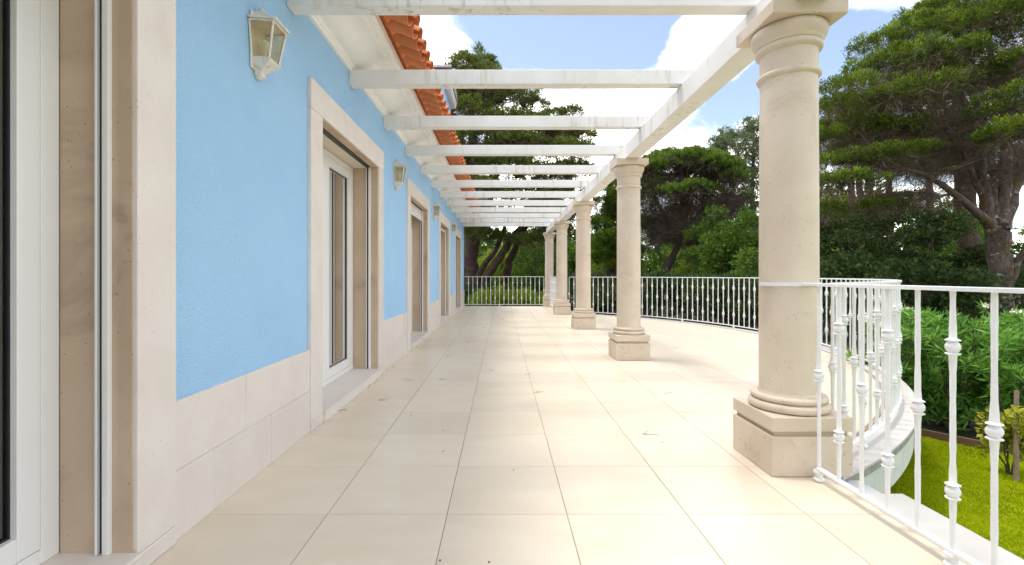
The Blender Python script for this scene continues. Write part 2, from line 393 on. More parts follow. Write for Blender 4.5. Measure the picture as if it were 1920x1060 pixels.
# squares the columns' blocks stand on need no cutting: blocks rest on the tiles
for i in range(0, 12):
    for j in range(-6, 28):
        x0, y0 = GX0+i*TS, GY0+j*TS
        cx, cy = x0+TS/2, y0+TS/2
        P = [(x0+G, y0+GR), (x0+TS-G, y0+GR), (x0+TS-G, y0+TS-GR), (x0+G, y0+TS-GR)]
        whole = True
        if y0+TS > 18.55: P = clip(P, (0, 1), 18.55); whole = False
        incirc = all(math.hypot(x-BC[0], y-BC[1]) < 7.0 for x, y in P) if P else False
        if not P: continue
        if x0+TS > XR and not incirc:
            Pa = clip(P, (1, 0), XR)
            Pb = P
            for k in range(72):
                a = -PI/2+PI*k/71; nn = (math.cos(a), math.sin(a))
                Pb = clip(Pb, nn, nn[0]*BC[0]+nn[1]*BC[1]+7.02)
                if not Pb: break
            P = max((Pa or [], Pb or []), key=lambda q: area(q) if len(q) > 2 else 0); whole = False
            # drop coincident points
            Q = []
            for p in P:
                if not Q or math.hypot(p[0]-Q[-1][0], p[1]-Q[-1][1]) > .004: Q.append(p)
            P = Q
        if len(P) < 3 or area(P) < .004: continue
        if whole: link('tile', full, terrace, (x0, y0, 0), None)
        else: tile_mb(P).build('tile', 'tile', terrace)
# coping of the bay, straight coping by the near railing, edges and walls under them
ac = ang_x(7.02, XR+.02)
ai = arc(7.06, -ac, ac, 72); ao = arc(7.29, -ac-.012, ac+.012, 72)
def ring(pi, po, z0, z1):
    m = MB(); n = len(pi)
    vs = [(x, y, z) for z in (z0, z1) for pts in (pi, po) for x, y in pts]
    fs = []
    for k in range(n-1):
        fs += [(2*n+k, 2*n+k+1, 3*n+k+1, 3*n+k), (k, n+k, n+k+1, k+1), (n+k, 3*n+k, 3*n+k+1, n+k+1), (k, k+1, 2*n+k+1, 2*n+k)]
    fs += [(0, 2*n, 3*n, n), (n-1, 2*n-1, 4*n-1, 3*n-1)]
    return m.add(vs, fs)
ring(ai, ao, -.012, .003).build('bay_coping', 'coping', terrace, smooth=30)
ring(arc(6.8, -ac, ac, 72), arc(7.275, -ac-.012, ac+.012, 72), -.075, -.0125).build('bay_slab_edge', 'coping_edge', terrace, smooth=30)
ring(arc(6.7, -ac, ac, 72), arc(7.255, -ac-.012, ac+.012, 72), -.30, -.0755).build('bay_fascia', 'render', terrace, smooth=30)
ring(arc(6.3, -ac-.1, ac+.1, 60), arc(6.5, -ac-.1, ac+.1, 60), GZ-.1, -.305).build('bay_support_wall', 'render', terrace, smooth=30)
MB().box(XR+.002, 2.2, -4, 2.62, -.045, .003).build('straight_coping', 'coping', terrace, bevel=.004)
MB().box(XR+.01, 2.17, -4, 2.9, GZ-.1, -.046).build('terrace_wall', 'render', terrace)
MB().box(XR+.002, 2.2, 15.45, 18.6, -.045, .003).build('straight_coping', 'coping', terrace, bevel=.004)
MB().box(XW-.25, XR-.01, -4, 18.58, GZ-.1, -.046).build('terrace_wall', 'render', terrace)

# ------------------------------------------------------------------ house
house = empty('house', (XW, 9, 0))
house.location = (0, 0, 0)
tag(house, 'pale blue stucco house with stone door surrounds along the left side of the terrace', 'house')
DP = 3.77
OUT0, OUT1, INN0, INN1 = 3.66, 5.915, 3.90, 5.685        # outer and inner edges of the second surround
DZ0, DZ1, DZ2 = .09, 2.49, 2.725
doors = [(-1+k)*DP for k in range(5)]
WALL_Y0, WALL_Y1, WTOP = -3.6, 18.75, 3.62
m = MB()
ys = sorted([WALL_Y0, WALL_Y1]+[OUT0+d for d in doors]+[OUT1+d for d in doors]); zs = [-.05, DZ2, WTOP]
for xf in (XW, XW-.36):
    for iy in range(len(ys)-1):
        for iz in range(2):
            yc = (ys[iy]+ys[iy+1])/2
            if iz == 0 and any(OUT0+d < yc < OUT1+d for d in doors): continue
            m.add([(xf, ys[iy], zs[iz]), (xf, ys[iy+1], zs[iz]), (xf, ys[iy+1], zs[iz+1]), (xf, ys[iy], zs[iz+1])], [(0, 1, 2, 3)])
mm = m.build('wall', 'blue', house)
bm = bmesh.new(); bm.from_mesh(mm.data); bmesh.ops.remove_doubles(bm, verts=bm.verts, dist=1e-4); bm.to_mesh(mm.data); bm.free()
m = MB(); m.box(-9, XW-.001, WALL_Y1-.25, WALL_Y1, GZ, WTOP-.01); m.box(-9, XW-.37, WALL_Y0, WALL_Y0+.2, GZ, WTOP-.01); m.box(-9.2, -9, WALL_Y0, WALL_Y1, GZ, WTOP-.01)
m.build('end_wall', 'blue', house)
m = MB(); m.box(-9, XW-.37, WALL_Y0+.2, WALL_Y1-.25, 2.8, 2.95); m.box(-9, XW-.37, WALL_Y0+.2, WALL_Y1-.25, -.06, -.01); m.box(-5.2, -5.1, WALL_Y0+.2, WALL_Y1-.25, 0, 2.8)
m.build('room_shell', 'room', house)
# stone plinth, slab by slab
def slab(y0, y1, z0, z1):
    MB().box(XW-.02, XP+random.uniform(-.0015, .0015), y0+.0008, y1-.0008, z0+.0007, z1-.0007).build('stone_slab', 'stone_pale', house, bevel=.0012, seg=1)
prev = [(OUT1+doors[k], (OUT0+doors[k+1]) if k < 4 else WALL_Y1) for k in range(5)]
for k, (y0, y1) in enumerate(prev):
    for row, (z0, z1, first) in enumerate(((0, .315, .29), (.315, .63, .60))):
        y = y0; w = first
        while y < y1-.01:
            e = min(y+w, y1)
            if y1-e < .12: e = y1
            slab(y, e, z0, z1); y = e; w = .61
MB().box(XW, XP+.012, OUT1+doors[4], WALL_Y1-.02, -.004, .004)
# doors
def sash(y0, y1, parent):
    m = MB(); x0, x1 = -1.865, -1.764; w = .088; z0, z1 = DZ0+.062, DZ1-.085
    m.box(x0, x1, y0, y0+w, z0, z1); m.box(x0, x1, y1-w, y1, z0, z1)
    m.box(x0, x1, y0+w, y1-w, z0, z0+w); m.box(x0, x1, y0+w, y1-w, z1-w, z1)
    s = m.build('sash', 'pvc', parent, bevel=.004)
    g = MB(); a = .006; gy0, gy1, gz0, gz1 = y0+w, y1-w, z0+w, z1-w; xa, xb = -1.812, -1.790
    g.box(xa, xb, gy0, gy0+a, gz0, gz1); g.box(xa, xb, gy1-a, gy1, gz0, gz1); g.box(xa, xb, gy0+a, gy1-a, gz0, gz0+a); g.box(xa, xb, gy0+a, gy1-a, gz1-a, gz1)
    g.build('gasket', 'rubber', parent)
    MB().add([(-1.80, gy0+a*.5, gz0+a*.5), (-1.80, gy1-a*.5, gz0+a*.5), (-1.80, gy1-a*.5, gz1-a*.5), (-1.80, gy0+a*.5, gz1-a*.5)], [(0, 1, 2, 3)]).build('pane', 'glass', parent)
for k, d in enumerate(doors):
    o0, o1, i0, i1 = OUT0+d, OUT1+d, INN0+d, INN1+d
    XS = -1.462
    # surround: two jambs, a lintel, base strip
    for y0, y1 in ((o0, i0), (i1, o1)):
        MB().box(-1.84, XS, y0+.0015, y1, .078, DZ1-.0015).build('door_jamb', 'stone_pale', house, bevel=.003, seg=1)
        MB().box(-1.60, XS+.006, y0+.001, y1-.001, 0.001, .077).build('base_strip', 'stone_pale', house, bevel=.003, seg=1)
    # thin sheets over the reveals, shade and stains both in their colour
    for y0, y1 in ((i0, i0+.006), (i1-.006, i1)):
        MB().box(-1.767, XS-.018, y0, y1, DZ0, DZ1-.006).build('shaded_reveal_face', 'stone_dark', house)
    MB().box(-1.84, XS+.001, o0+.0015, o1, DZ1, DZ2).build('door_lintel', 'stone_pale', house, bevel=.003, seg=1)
    MB().box(-1.555, XS-.018, i0+.006, i1-.006, DZ1-.006, DZ1-.001).build('shaded_reveal_face', 'stone_dark', house)
    m = MB().box(-1.90, XS+.022, i0+.001, i1-.001, 0.001, DZ0-.02)
    m.build('door_sill', 'stone_pale', house, bevel=.004)
    MB().box(-1.90, XS+.024, i0+.0015, i1-.0015, DZ0-.019, DZ0).build('door_sill', 'stone_pale', house, bevel=.004)
    # shutter guides on both reveals and the slot overhead
    for sgn, y in ((1, i0+.006), (-1, i1-.006)):
        def gb(xa, xb, t): return MB().box(xa, xb, min(y, y+sgn*t), max(y, y+sgn*t), DZ0+.001, DZ1-.007)
        g = gb(-1.612, -1.603, .022); g.box(-1.583, -1.558, min(y, y+sgn*.022), max(y, y+sgn*.022), DZ0+.001, DZ1-.007)
        go = g.build('shutter_guide', 'pvc', house, bevel=.0015, seg=1)
        gb(-1.6028, -1.5832, .006).build('guide_slot', 'rubber', go)
    MB().box(-1.612, -1.560, i0+.03, i1-.03, DZ1-.012, DZ1-.002).build('shutter_slot', 'rubber', house)
    MB().box(-1.767, -1.614, i0+.007, i1-.007, DZ1-.018, DZ1-.001).build('shutter_box_lid', 'cream', house)
    # the glazed double door
    gd = empty('glass_door', (0, 0, 0)); gd.parent = house
    f = MB(); x0, x1 = -1.90, -1.768; w = .078; a, b = i0+.007, i1-.007; z0, z1 = DZ0+.001, DZ1-.02
    f.box(x0, x1, a, a+w, z0, z1); f.box(x0, x1, b-w, b, z0, z1); f.box(x0, x1, a+w, b-w, z0, z0+.057); f.box(x0, x1, a+w, b-w, z1-.060, z1)
    f.build('door_frame', 'pvc', gd, bevel=.004)
    mid = (a+b)/2
    sash(a+w+.004, mid-.002, gd); sash(mid+.002, b-w-.004, gd)
    for ya, yb, za, zb in ((a+w+.0005, a+w+.012, z0+.057, z1-.06), (b-w-.012, b-w-.0005, z0+.057, z1-.06), (a+w+.012, b-w-.012, z0+.0575, z0+.068), (a+w+.012, b-w-.012, z1-.07, z1-.0605)):
        MB().box(-1.895, -1.867, ya, yb, za, zb).build('seal', 'rubber', gd)
    # curtain hanging behind the glass
    cm = MB(); n = 90; ysn = [a+(b-a)*i/n for i in range(n+1)]
    vs = []; fs = []
    for zi in (DZ0+.03, DZ1-.05):
        for i, y in enumerate(ysn): vs.append((-1.925+.035*math.sin(i*1.15+k)+.012*math.sin(i*.37+k*2), y, zi))
    for i in range(n): fs.append((i, i+1, n+2+i, n+1+i))
    cm.add(vs, fs).build('curtain', 'curtain', gd, smooth=60)
    if k >= 2:   # roller shutter let down a little
        sh = empty('roller_shutter', (0, 0, 0)); sh.parent = house
        ns = (0, 0, 4, 2, 1)[k]
        for q in range(ns):
            zt = DZ1-.012-q*.052
            MB().box(-1.597, -1.587, i0+.012, i1-.012, zt-.048, zt).build('slat', 'pvc', sh, bevel=.004)
# cornice
prof = [(-1.50, 3.188), (-1.462, 3.188), (-1.462, 3.222), (-1.445, 3.226), (-1.438, 3.243)]
for t in np.linspace(0, 1, 9): prof.append((-1.425+.255*t, 3.247+.105*(t-.12*math.sin(2*PI*t))))
prof += [(-1.160, 3.353), (-1.160, 3.373), (-1.118, 3.377), (-1.112, 3.402), (-1.080, 3.406), (-1.078, 3.475), (-1.50, 3.475)]
MB().extrude_y(prof, WALL_Y0, WALL_Y1+.3).build('cornice', 'cornice', house, smooth=28)
# roof: slab, mortar bed, barrel tiles at the eave
roof = MB().extrude_y([(-.92, 3.545), (-5.3, 5.45), (-9.7, 3.55), (-9.7, 3.48), (-5.3, 5.36), (-1.05, 3.50)], WALL_Y0-.2, WALL_Y1+.35).build('roof', 'terracotta', house)
def barrel(r0, r1, L, th, up, n=9):
    vs = []; fs = []
    for (rr, x) in ((r0, 0), (r1, -L)):
        for q in (rr, rr-th):
            for i in range(n+1):
                a = PI*i/n; s = 1 if up else -1
                vs.append((x, q*math.cos(a), s*q*math.sin(a)*.82))
    w = n+1
    for i in range(n):
        fs += [(i, i+1, 2*w+i+1, 2*w+i), (w+i, 3*w+i, 3*w+i+1, w+i+1), (i, w+i, w+i+1, i+1), (2*w+i, 2*w+i+1, 3*w+i+1, 3*w+i)]
    fs += [(0, 2*w, 3*w, w), (n, w+n, 3*w+n, 2*w+n)]
    return MB().add(vs, fs)
TP = .234
pan = barrel(.098, .108, .46, .013, False).mesh('pan_tile', 'terracotta', smooth=40)
cov = barrel(.082, .070, .46, .013, True).mesh('cover_tile', 'terracotta', smooth=40)
slope = math.atan(.43)
y = .2
while y < WALL_Y1+.3:
    link('pan_tile', pan, roof, (-.788+random.uniform(-.006, .006), y, 3.468), (0, slope, random.uniform(-.015, .015)))
    link('cover_tile', cov, roof, (-.768+random.uniform(-.012, .012), y+TP/2, 3.478), (random.uniform(-.03, .03), slope, random.uniform(-.02, .02)))
    y += TP
MB().extrude_y([(-1.075, 3.475), (-1.075, 3.425), (-1.12, 3.41), (-1.3, 3.476)], .05, WALL_Y1+.3)
# tall roof tower with grey tiles
tw = MB().box(-4.2, -1.90, 15.6, 17.7, 3.4, 7.43).build('tower_wall', 'blue', house)
MB().extrude_y([(-4.4, 7.432), (-1.735, 7.432), (-1.725, 7.50), (-1.70, 7.52), (-1.70, 7.66), (-4.4, 7.66)], 15.42, 17.88).build('tower_cornice', 'white', house)
tr = MB().add([(-4.5, 15.3, 7.67), (-1.66, 15.3, 7.67), (-1.66, 18, 7.67), (-4.5, 18, 7.67), (-4.5, 16.65, 8.3), (-1.66, 16.65, 8.3)],
              [(0, 1, 5, 4), (3, 4, 5, 2), (0, 3, 2, 1), (1, 2, 5), (0, 4, 3)]).build('tower_roof', 'grey_tile', house)
gb_ = barrel(.17, .17, .5, .02, True).mesh('grey_barrel_tile', 'grey_tile', smooth=40)
for q in range(6): link('grey_barrel_tile', gb_, tr, (-1.62-.46*q, 15.45, 7.86+.004*(q % 2)))
for q in range(6): link('grey_barrel_tile', gb_, tr, (-1.62-.46*q, 16.65, 8.25+.004*(q % 2)))

# ------------------------------------------------------------------ pergola
perg = empty('pergola', (1.847, 9, 2.86)); perg.location = (0, 0, 0)
tag(perg, 'white pergola of cross beams between the blue wall and the stone columns', 'pergola')
HB, GB = EYE+1.862, EYE+1.655
MB().box(1.747, 1.947, -2.2, 18.75, GB, HB-.001).build('girder', 'beam', perg, bevel=.006)
for k in range(-4, 12):
    y0 = 3.2987+1.3466*k
    MB().box(XW+.001, 1.99, y0, y0+.125, HB, HB+.1425).build('beam', 'beam', perg, bevel=.006)

# ------------------------------------------------------------------ columns
def make_column():
    t = empty('column', (0, 0, 0))
    h = .241
    MB().box(-h, h, -h, h, .001, .239).build('plinth_block', 'stone_foot', t, bevel=.004)
    MB().box(-h+.02, h-.02, -h+.02, h-.02, .2385, .268).build('plinth_groove', 'stone_dark', t)
    MB().box(-h, h, -h, h, .2685, .352).build('plinth_cap', 'stone', t, bevel=.004)
    def torus(r, z0, z1, n=9):
        p = []; zc = (z0+z1)/2; hh = (z1-z0)/2
        for i in range(n+1):
            a = -PI/2+PI*i/n; p.append((r-hh+hh*math.cos(a), zc+hh*math.sin(a)))
        return p
    pr = [(.15, .3525)]+torus(.234, .3525, .408)+[(.212, .409)]+torus(.220, .412, .448)+[(.17, .449)]
    MB().lathe(pr, 56).build('base_moulding', 'stone_foot', t, smooth=35)
    sh = [(.178, .4495), (.171, .462)]
    for q in range(9):
        f = q/8; sh.append((.1695-.006*f**1.8, .47+f*(2.445-.47)))
    sh += torus(.183, 2.448, 2.487)[1:-1]+[(.1645, 2.489), (.164, 2.60)]
    sh += [(.166, 2.612), (.186, 2.624), (.190, 2.632), (.190, 2.652), (.186, 2.656)]
    MB().lathe(sh, 56).build('shaft', 'stone', t, smooth=35)
    cap = [(.15, 2.6565), (.187, 2.658), (.192, 2.664), (.194, 2.676)]
    for q in range(8):
        a = PI/2*q/7; cap.append((.196+.022*math.sin(a), 2.68+.055*(q/7)))
    cap += [(.217, 2.750), (.210, 2.762), (.203, 2.7685)]
    MB().lathe(cap, 56).build('capital', 'stone', t, smooth=35)
    a = .2265
    MB().box(-a, a, -a, a, 2.769, 2.8535).build('abacus', 'stone', t, bevel=.006)
    return t
col0 = make_column()
CX, CY0, CS = 1.847, 3.078, 3.877
clabels = ['large nearest stone column, full height at the right of the terrace with the railing clasped round it',
           'second stone column from the viewer, standing where the curved bay is widest open behind it',
           'third stone column from the viewer, between the second column and the paired far ones',
           'fourth stone column from the viewer, where the curved railing meets the straight side railing',
           'farthest and smallest stone column, at the corner of the straight end railing']
for k in range(5):
    t = col0 if k == 0 else copy_tree(col0)
    t.location = (CX, CY0+CS*k, .0005); tag(t, clabels[k], 'column', 'columns carrying the pergola')

# ------------------------------------------------------------------ railings
RT = 1.145
def baluster_mesh(knobs, seed):
    r = random.Random(seed); L0, L1 = .078, RT-.008
    kn = sorted(knobs); p = []
    def shaft(z0, z1):
        n = max(3, int((z1-z0)/.035))
        for i in range(n+1):
            z = z0+(z1-z0)*i/n
            e = 0
            for kz in kn:
                dd = abs(z-kz)
                if dd < .12: e = max(e, .0035*(1-(dd-.035)/.085))
            p.append((.0105+e+r.uniform(-.0011, .0011), z))
    z = L0
    for kz in kn:
        shaft(z, kz-.038)
        p.extend([(.016, kz-.034), (.0265, kz-.029), (.0265, kz-.026), (.015, kz-.022), (.021, kz-.016), (.0262, kz-.006), (.0262, kz+.006), (.021, kz+.016), (.015, kz+.022), (.0265, kz+.026), (.0265, kz+.029), (.016, kz+.034)])
        z = kz+.038
    shaft(z, L1)
    return MB().lathe(p, 10).mesh('baluster', 'iron', smooth=50)
BAL = {0: [baluster_mesh([.615], s) for s in (1, 2)], 1: [baluster_mesh([.907, .316], s) for s in (3, 4)]}
foot_mesh = MB().lathe([(.026, .0035), (.030, .008), (.030, .018), (.022, .024), (.019, .034), (.021, .044), (.029, .050), (.030, .058), (.026, .0645)], 14).mesh('foot', 'iron', smooth=40)
def resample(path, step):
    P = [Vector((x, y, 0)) for x, y in path]; L = [0]
    for i in range(1, len(P)): L.append(L[-1]+(P[i]-P[i-1]).length)
    n = max(1, round(L[-1]/step)); out = []
    for q in range(n+1):
        s = L[-1]*q/n
        for i in range(1, len(P)):
            if s <= L[i]+1e-6:
                t = (s-L[i-1])/(L[i]-L[i-1]); p = P[i-1].lerp(P[i], t); d = (P[i]-P[i-1]).normalized(); break
        out.append((p.x, p.y, math.atan2(d.y, d.x)))
    return out
def railing(path, label, step=.165, start=1, phase=0, foot_every=10, foot_off=5, skip_ends=(True, True), feet_ends=(True, True)):
    t = empty('railing', (0, 0, 0)); tag(t, label, 'railing')
    tp = [(-.021, RT-.009), (.021, RT-.009), (.021, RT+.007), (.017, RT+.0095), (-.017, RT+.0095), (-.021, RT+.007)]
    MB().sweep(path, tp).build('top_rail', 'iron', t, smooth=40)
    bp = [(-.018, .065), (.018, .065), (.018, .0785), (.015, .081), (-.015, .081), (-.018, .0785)]
    MB().sweep(path, bp).build('bottom_rail', 'iron', t, smooth=40)
    pts = resample(path, step)
    for i, (x, y, a) in enumerate(pts):
        if (i == 0 and skip_ends[0]) or (i == len(pts)-1 and skip_ends[1]): continue
        link('baluster', BAL[(i+phase) % 2][i//2 % 2], t, (x, y, 0), (0, 0, a+random.uniform(0, 6)))
    for i, (x, y, a) in enumerate(pts):
        if (i == 0 and feet_ends[0]) or (i == len(pts)-1 and feet_ends[1]) or (i % foot_every == foot_off):
            link('foot', foot_mesh, t, (x, y, 0), (0, 0, a))
    return t
near = railing([(1.847, 2.78), (1.847, 2.0), (1.847, 1.0), (1.847, 0), (1.847, -1.84)], 'straight white iron railing running from the nearest column towards the viewer above the lawn', step=.165,
               skip_ends=(False, False))
# collar that clasps the rail end to the shaft
cm = MB(); n = 28
cr0, cr1 = .1705, .182
vs = []
for i in range(n+1):
    a = -PI*1.02+PI*1.04*i/n
    for rr in (cr0, cr1):
        for z in (RT-.012, RT+.011): vs.append((CX+rr*math.cos(a), CY0+rr*math.sin(a), z))
fs = []
for i in range(n):
    o, q = 4*i, 4*i+4
    fs += [(o+2, q+2, q+3, o+3), (o, o+1, q+1, q), (o+1, o+3, q+3, q+1), (o, q, q+2, o+2)]
fs += [(0, 2, 3, 1), (4*n, 4*n+1, 4*n+3, 4*n+2)]
cm.add(vs, fs); cm.build('collar', 'iron', near, smooth=40)
MB().box(1.826, 1.868, 2.775, CY0-.178, RT-.009, RT+.0085).build('collar_link', 'iron', near, bevel=.003)
a0 = -math.acos((2.11-BC[0])/7.15); a1 = math.acos((2.12-BC[0])/7.15)
railing(arc(7.15, a0, a1, 96), 'long curved white iron railing round the bulging bay of the terrace', skip_ends=(False, False), foot_off=3)
railing([(1.847, 14.96), (1.847, 18.34)], 'short straight white railing seen end-on between the two farthest columns', phase=1)
railing([(XW+.03, 18.42), (0, 18.42), (1.62, 18.42)], 'straight white railing across the far end between house and farthest column', step=.17, foot_off=8, skip_ends=(True, False))

# ------------------------------------------------------------------ wall lanterns
def make_lantern():
    t = empty('wall_lantern', (0, 0, 0))
    zt, zb = .105, -.105                     # cage
    T = [(0, -.10), (.14, -.082), (.14, .082), (0, .10)]
    B = [(0, -.074), (.105, -.060), (.105, .060), (0, .074)]
    MB().box(.002, .012, -.085, .085, -.17, .17).build('back_plate', 'lamp', t, bevel=.003)
    m = MB()
    for (tx, ty), (bx, by) in zip(T, B):
        m.tube([(bx+(.008 if bx == 0 else 0), by, zb), (tx+(.008 if tx == 0 else 0), ty, zt)], .0075, 4)
    for P_, z in ((T, zt), (B, zb)):
        for i in range(3):
            a, b = P_[i], P_[i+1]
            m.tube([(a[0]+(.008 if a[0] == 0 else 0), a[1], z), (b[0]+(.008 if b[0] == 0 else 0), b[1], z)], .007, 4)
    m.build('cage', 'lamp', t)
    for i in range(3):
        a, b, c, d = T[i], T[i+1], B[i+1], B[i]
        k = .93
        MB().add([(d[0]*k+.004, d[1]*k, zb), (c[0]*k+.004, c[1]*k, zb), (b[0]*k+.004, b[1]*k, zt), (a[0]*k+.004, a[1]*k, zt)], [(0, 1, 2, 3)]).build('pane', 'amber', t)
    m = MB()   # hipped cap
    e = [(.002, -.118), (.162, -.098), (.162, .098), (.002, .118)]
    u = [(.002, -.055), (.085, -.045), (.085, .045), (.002, .055)]
    u2 = [(.002, -.035), (.05, -.03), (.05, .03), (.002, .035)]
    vs = [(x, y, zt+.004) for x, y in e]+[(x, y, zt+.016) for x, y in e]+[(x, y, zt+.052) for x, y in u]+[(x, y, zt+.085) for x, y in u2]
    fs = [(3, 2, 1, 0), (12, 13, 14, 15)]
    for l in range(3):
        for i in range(4): fs.append((4*l+i, 4*l+(i+1) % 4, 4*l+4+(i+1) % 4, 4*l+4+i))
    m.add(vs, fs).build('cap', 'lamp', t, bevel=.002, seg=1)
    MB().lathe([(.020, 0), (.024, .006), (.014, .012), (.019, .020), (.017, .028), (.006, .033)], 12, (.028, 0, zt+.083)).build('finial', 'lamp', t, smooth=50)
    m = MB()   # tapering bracket below
    l0 = [(.002, -.078), (.112, -.064), (.112, .064), (.002, .078)]
    l1 = [(.002, -.05), (.062, -.04), (.062, .04), (.002, .05)]
    l2 = [(.002, -.034), (.040, -.028), (.040, .028), (.002, .034)]
    l3 = [(.002, -.018), (.022, -.014), (.022, .014), (.002, .018)]
    vs = []
    for P_, z in ((l3, -.212), (l2, -.195), (l2, -.175), (l1, -.155), (l0, -.118), (l0, -.110)):
        vs += [(x, y, z) for x, y in P_]
    fs = [(3, 2, 1, 0), (20, 21, 22, 23)]
    for l in range(5):
        for i in range(4): fs.append((4*l+i, 4*l+(i+1) % 4, 4*l+4+(i+1) % 4, 4*l+4+i))
    m.add(vs, fs).build('bracket', 'lamp', t, bevel=.002, seg=1)
    MB().lathe([(.012, -.10), (.014, -.06), (.013, -.055), (.020, -.035), (.026, -.01), (.022, .012), (.010, .022)], 14, (.055, -.01, 0)).build('bulb', 'bulb', t, smooth=50)
    return t
l0 = make_lantern()
ll = ['nearest cream wall lantern with amber glass, between the first two doors',
      'second cream wall lantern, on the blue wall between the second and third doors',
      'third cream wall lantern, on the blue wall just before the fourth door',
      'farthest small wall lantern on the blue wall near the end of the house']
for k in range(4):
    t = l0 if k == 0 else copy_tree(l0)
    t.location = (XW+.001, 2.90+DP*k, 2.60); tag(t, ll[k], 'wall lamp', 'lanterns along the blue wall')

# ------------------------------------------------------------------ vegetation helpers
def unit(n, up=0.0):
    d = rng.normal(size=(n, 3)); d /= np.linalg.norm(d, axis=1)[:, None]
    d[:, 2] += up; d /= np.linalg.norm(d, axis=1)[:, None]
    return d
def leaf_object(name, base, dirs, length, width, mat, parent=None, mid=.5):
    n = len(base)
    side = np.cross(dirs, unit(n)); side /= np.maximum(np.linalg.norm(side, axis=1), 1e-6)[:, None]
    L = length[:, None]; W = width[:, None]*.5
    v = np.empty((n, 4, 3), np.float32)
    v[:, 0] = base; v[:, 1] = base+dirs*L*mid+side*W; v[:, 2] = base+dirs*L; v[:, 3] = base+dirs*L*mid-side*W
    me = bpy.data.meshes.new(name)
    me.vertices.add(n*4); me.vertices.foreach_set('co', v.ravel())
    me.loops.add(n*4); me.loops.foreach_set('vertex_index', np.arange(n*4, dtype=np.int32))
    me.polygons.add(n); me.polygons.foreach_set('loop_start', np.arange(0, n*4, 4, dtype=np.int32))
    me.update(calc_edges=True); me.validate()
    me.materials.append(MT[mat])
    return link(name, me, parent)
def tufts(centers, n, spread, llen, lwid, up, radial=None, rad_w=0.0):
    """n leaves fanning out of every tuft centre"""
    c = np.repeat(np.asarray(centers, float), n, axis=0); m = len(c)
    d = unit(m, up)
    if radial is not None:
        d = d+np.repeat(radial, n, axis=0)*rad_w; d /= np.linalg.norm(d, axis=1)[:, None]
    b = c+unit(m)*(rng.random(m)**.5*spread)[:, None]
    return b, d, llen*(.6+.7*rng.random(m)), lwid*(.7+.6*rng.random(m))
def pad_tufts(pads, dens, shell=.55, upbias=.35):
    """tuft centres and outward directions over the shells of ellipsoid pads (x,y,z,rx,ry,rz)"""
    cs = []; ds = []
    for p in pads:
        x, y, z, rx, ry, rz = p[:6]
        n = max(4, int(dens*(rx*ry+rx*rz+ry*rz)))
        u = unit(n, upbias)
        ph = rng.random(3)*6
        lump = 1+.22*np.sin(u[:, 0]*5+ph[0])*np.sin(u[:, 1]*5+ph[1])+.12*np.sin(u[:, 2]*7+ph[2])
        r = (shell+(1-shell)*rng.random(n)**.6)*lump
        cs.append(np.stack([x+u[:, 0]*rx*r, y+u[:, 1]*ry*r, z+u[:, 2]*rz*r], 1)); ds.append(u)
    return np.concatenate(cs), np.concatenate(ds)
def bez(a, b, sag, n=5, wob=.0):
    a, b = Vector(a), Vector(b); out = []
    for i in range(n+1):
        t = i/n; p = a.lerp(b, t); p.z += sag*4*t*(1-t)*(a-b).length*.25
        if 0 < i < n and wob: p += Vector([random.uniform(-wob, wob) for _ in range(3)])*(a-b).length
        out.append(p)
    return out
def nearest(pts, p):
    return min(pts, key=lambda q: (Vector(q[0])-Vector(p)).length+max(0, (q[0][2]-p[2]))*1.2)
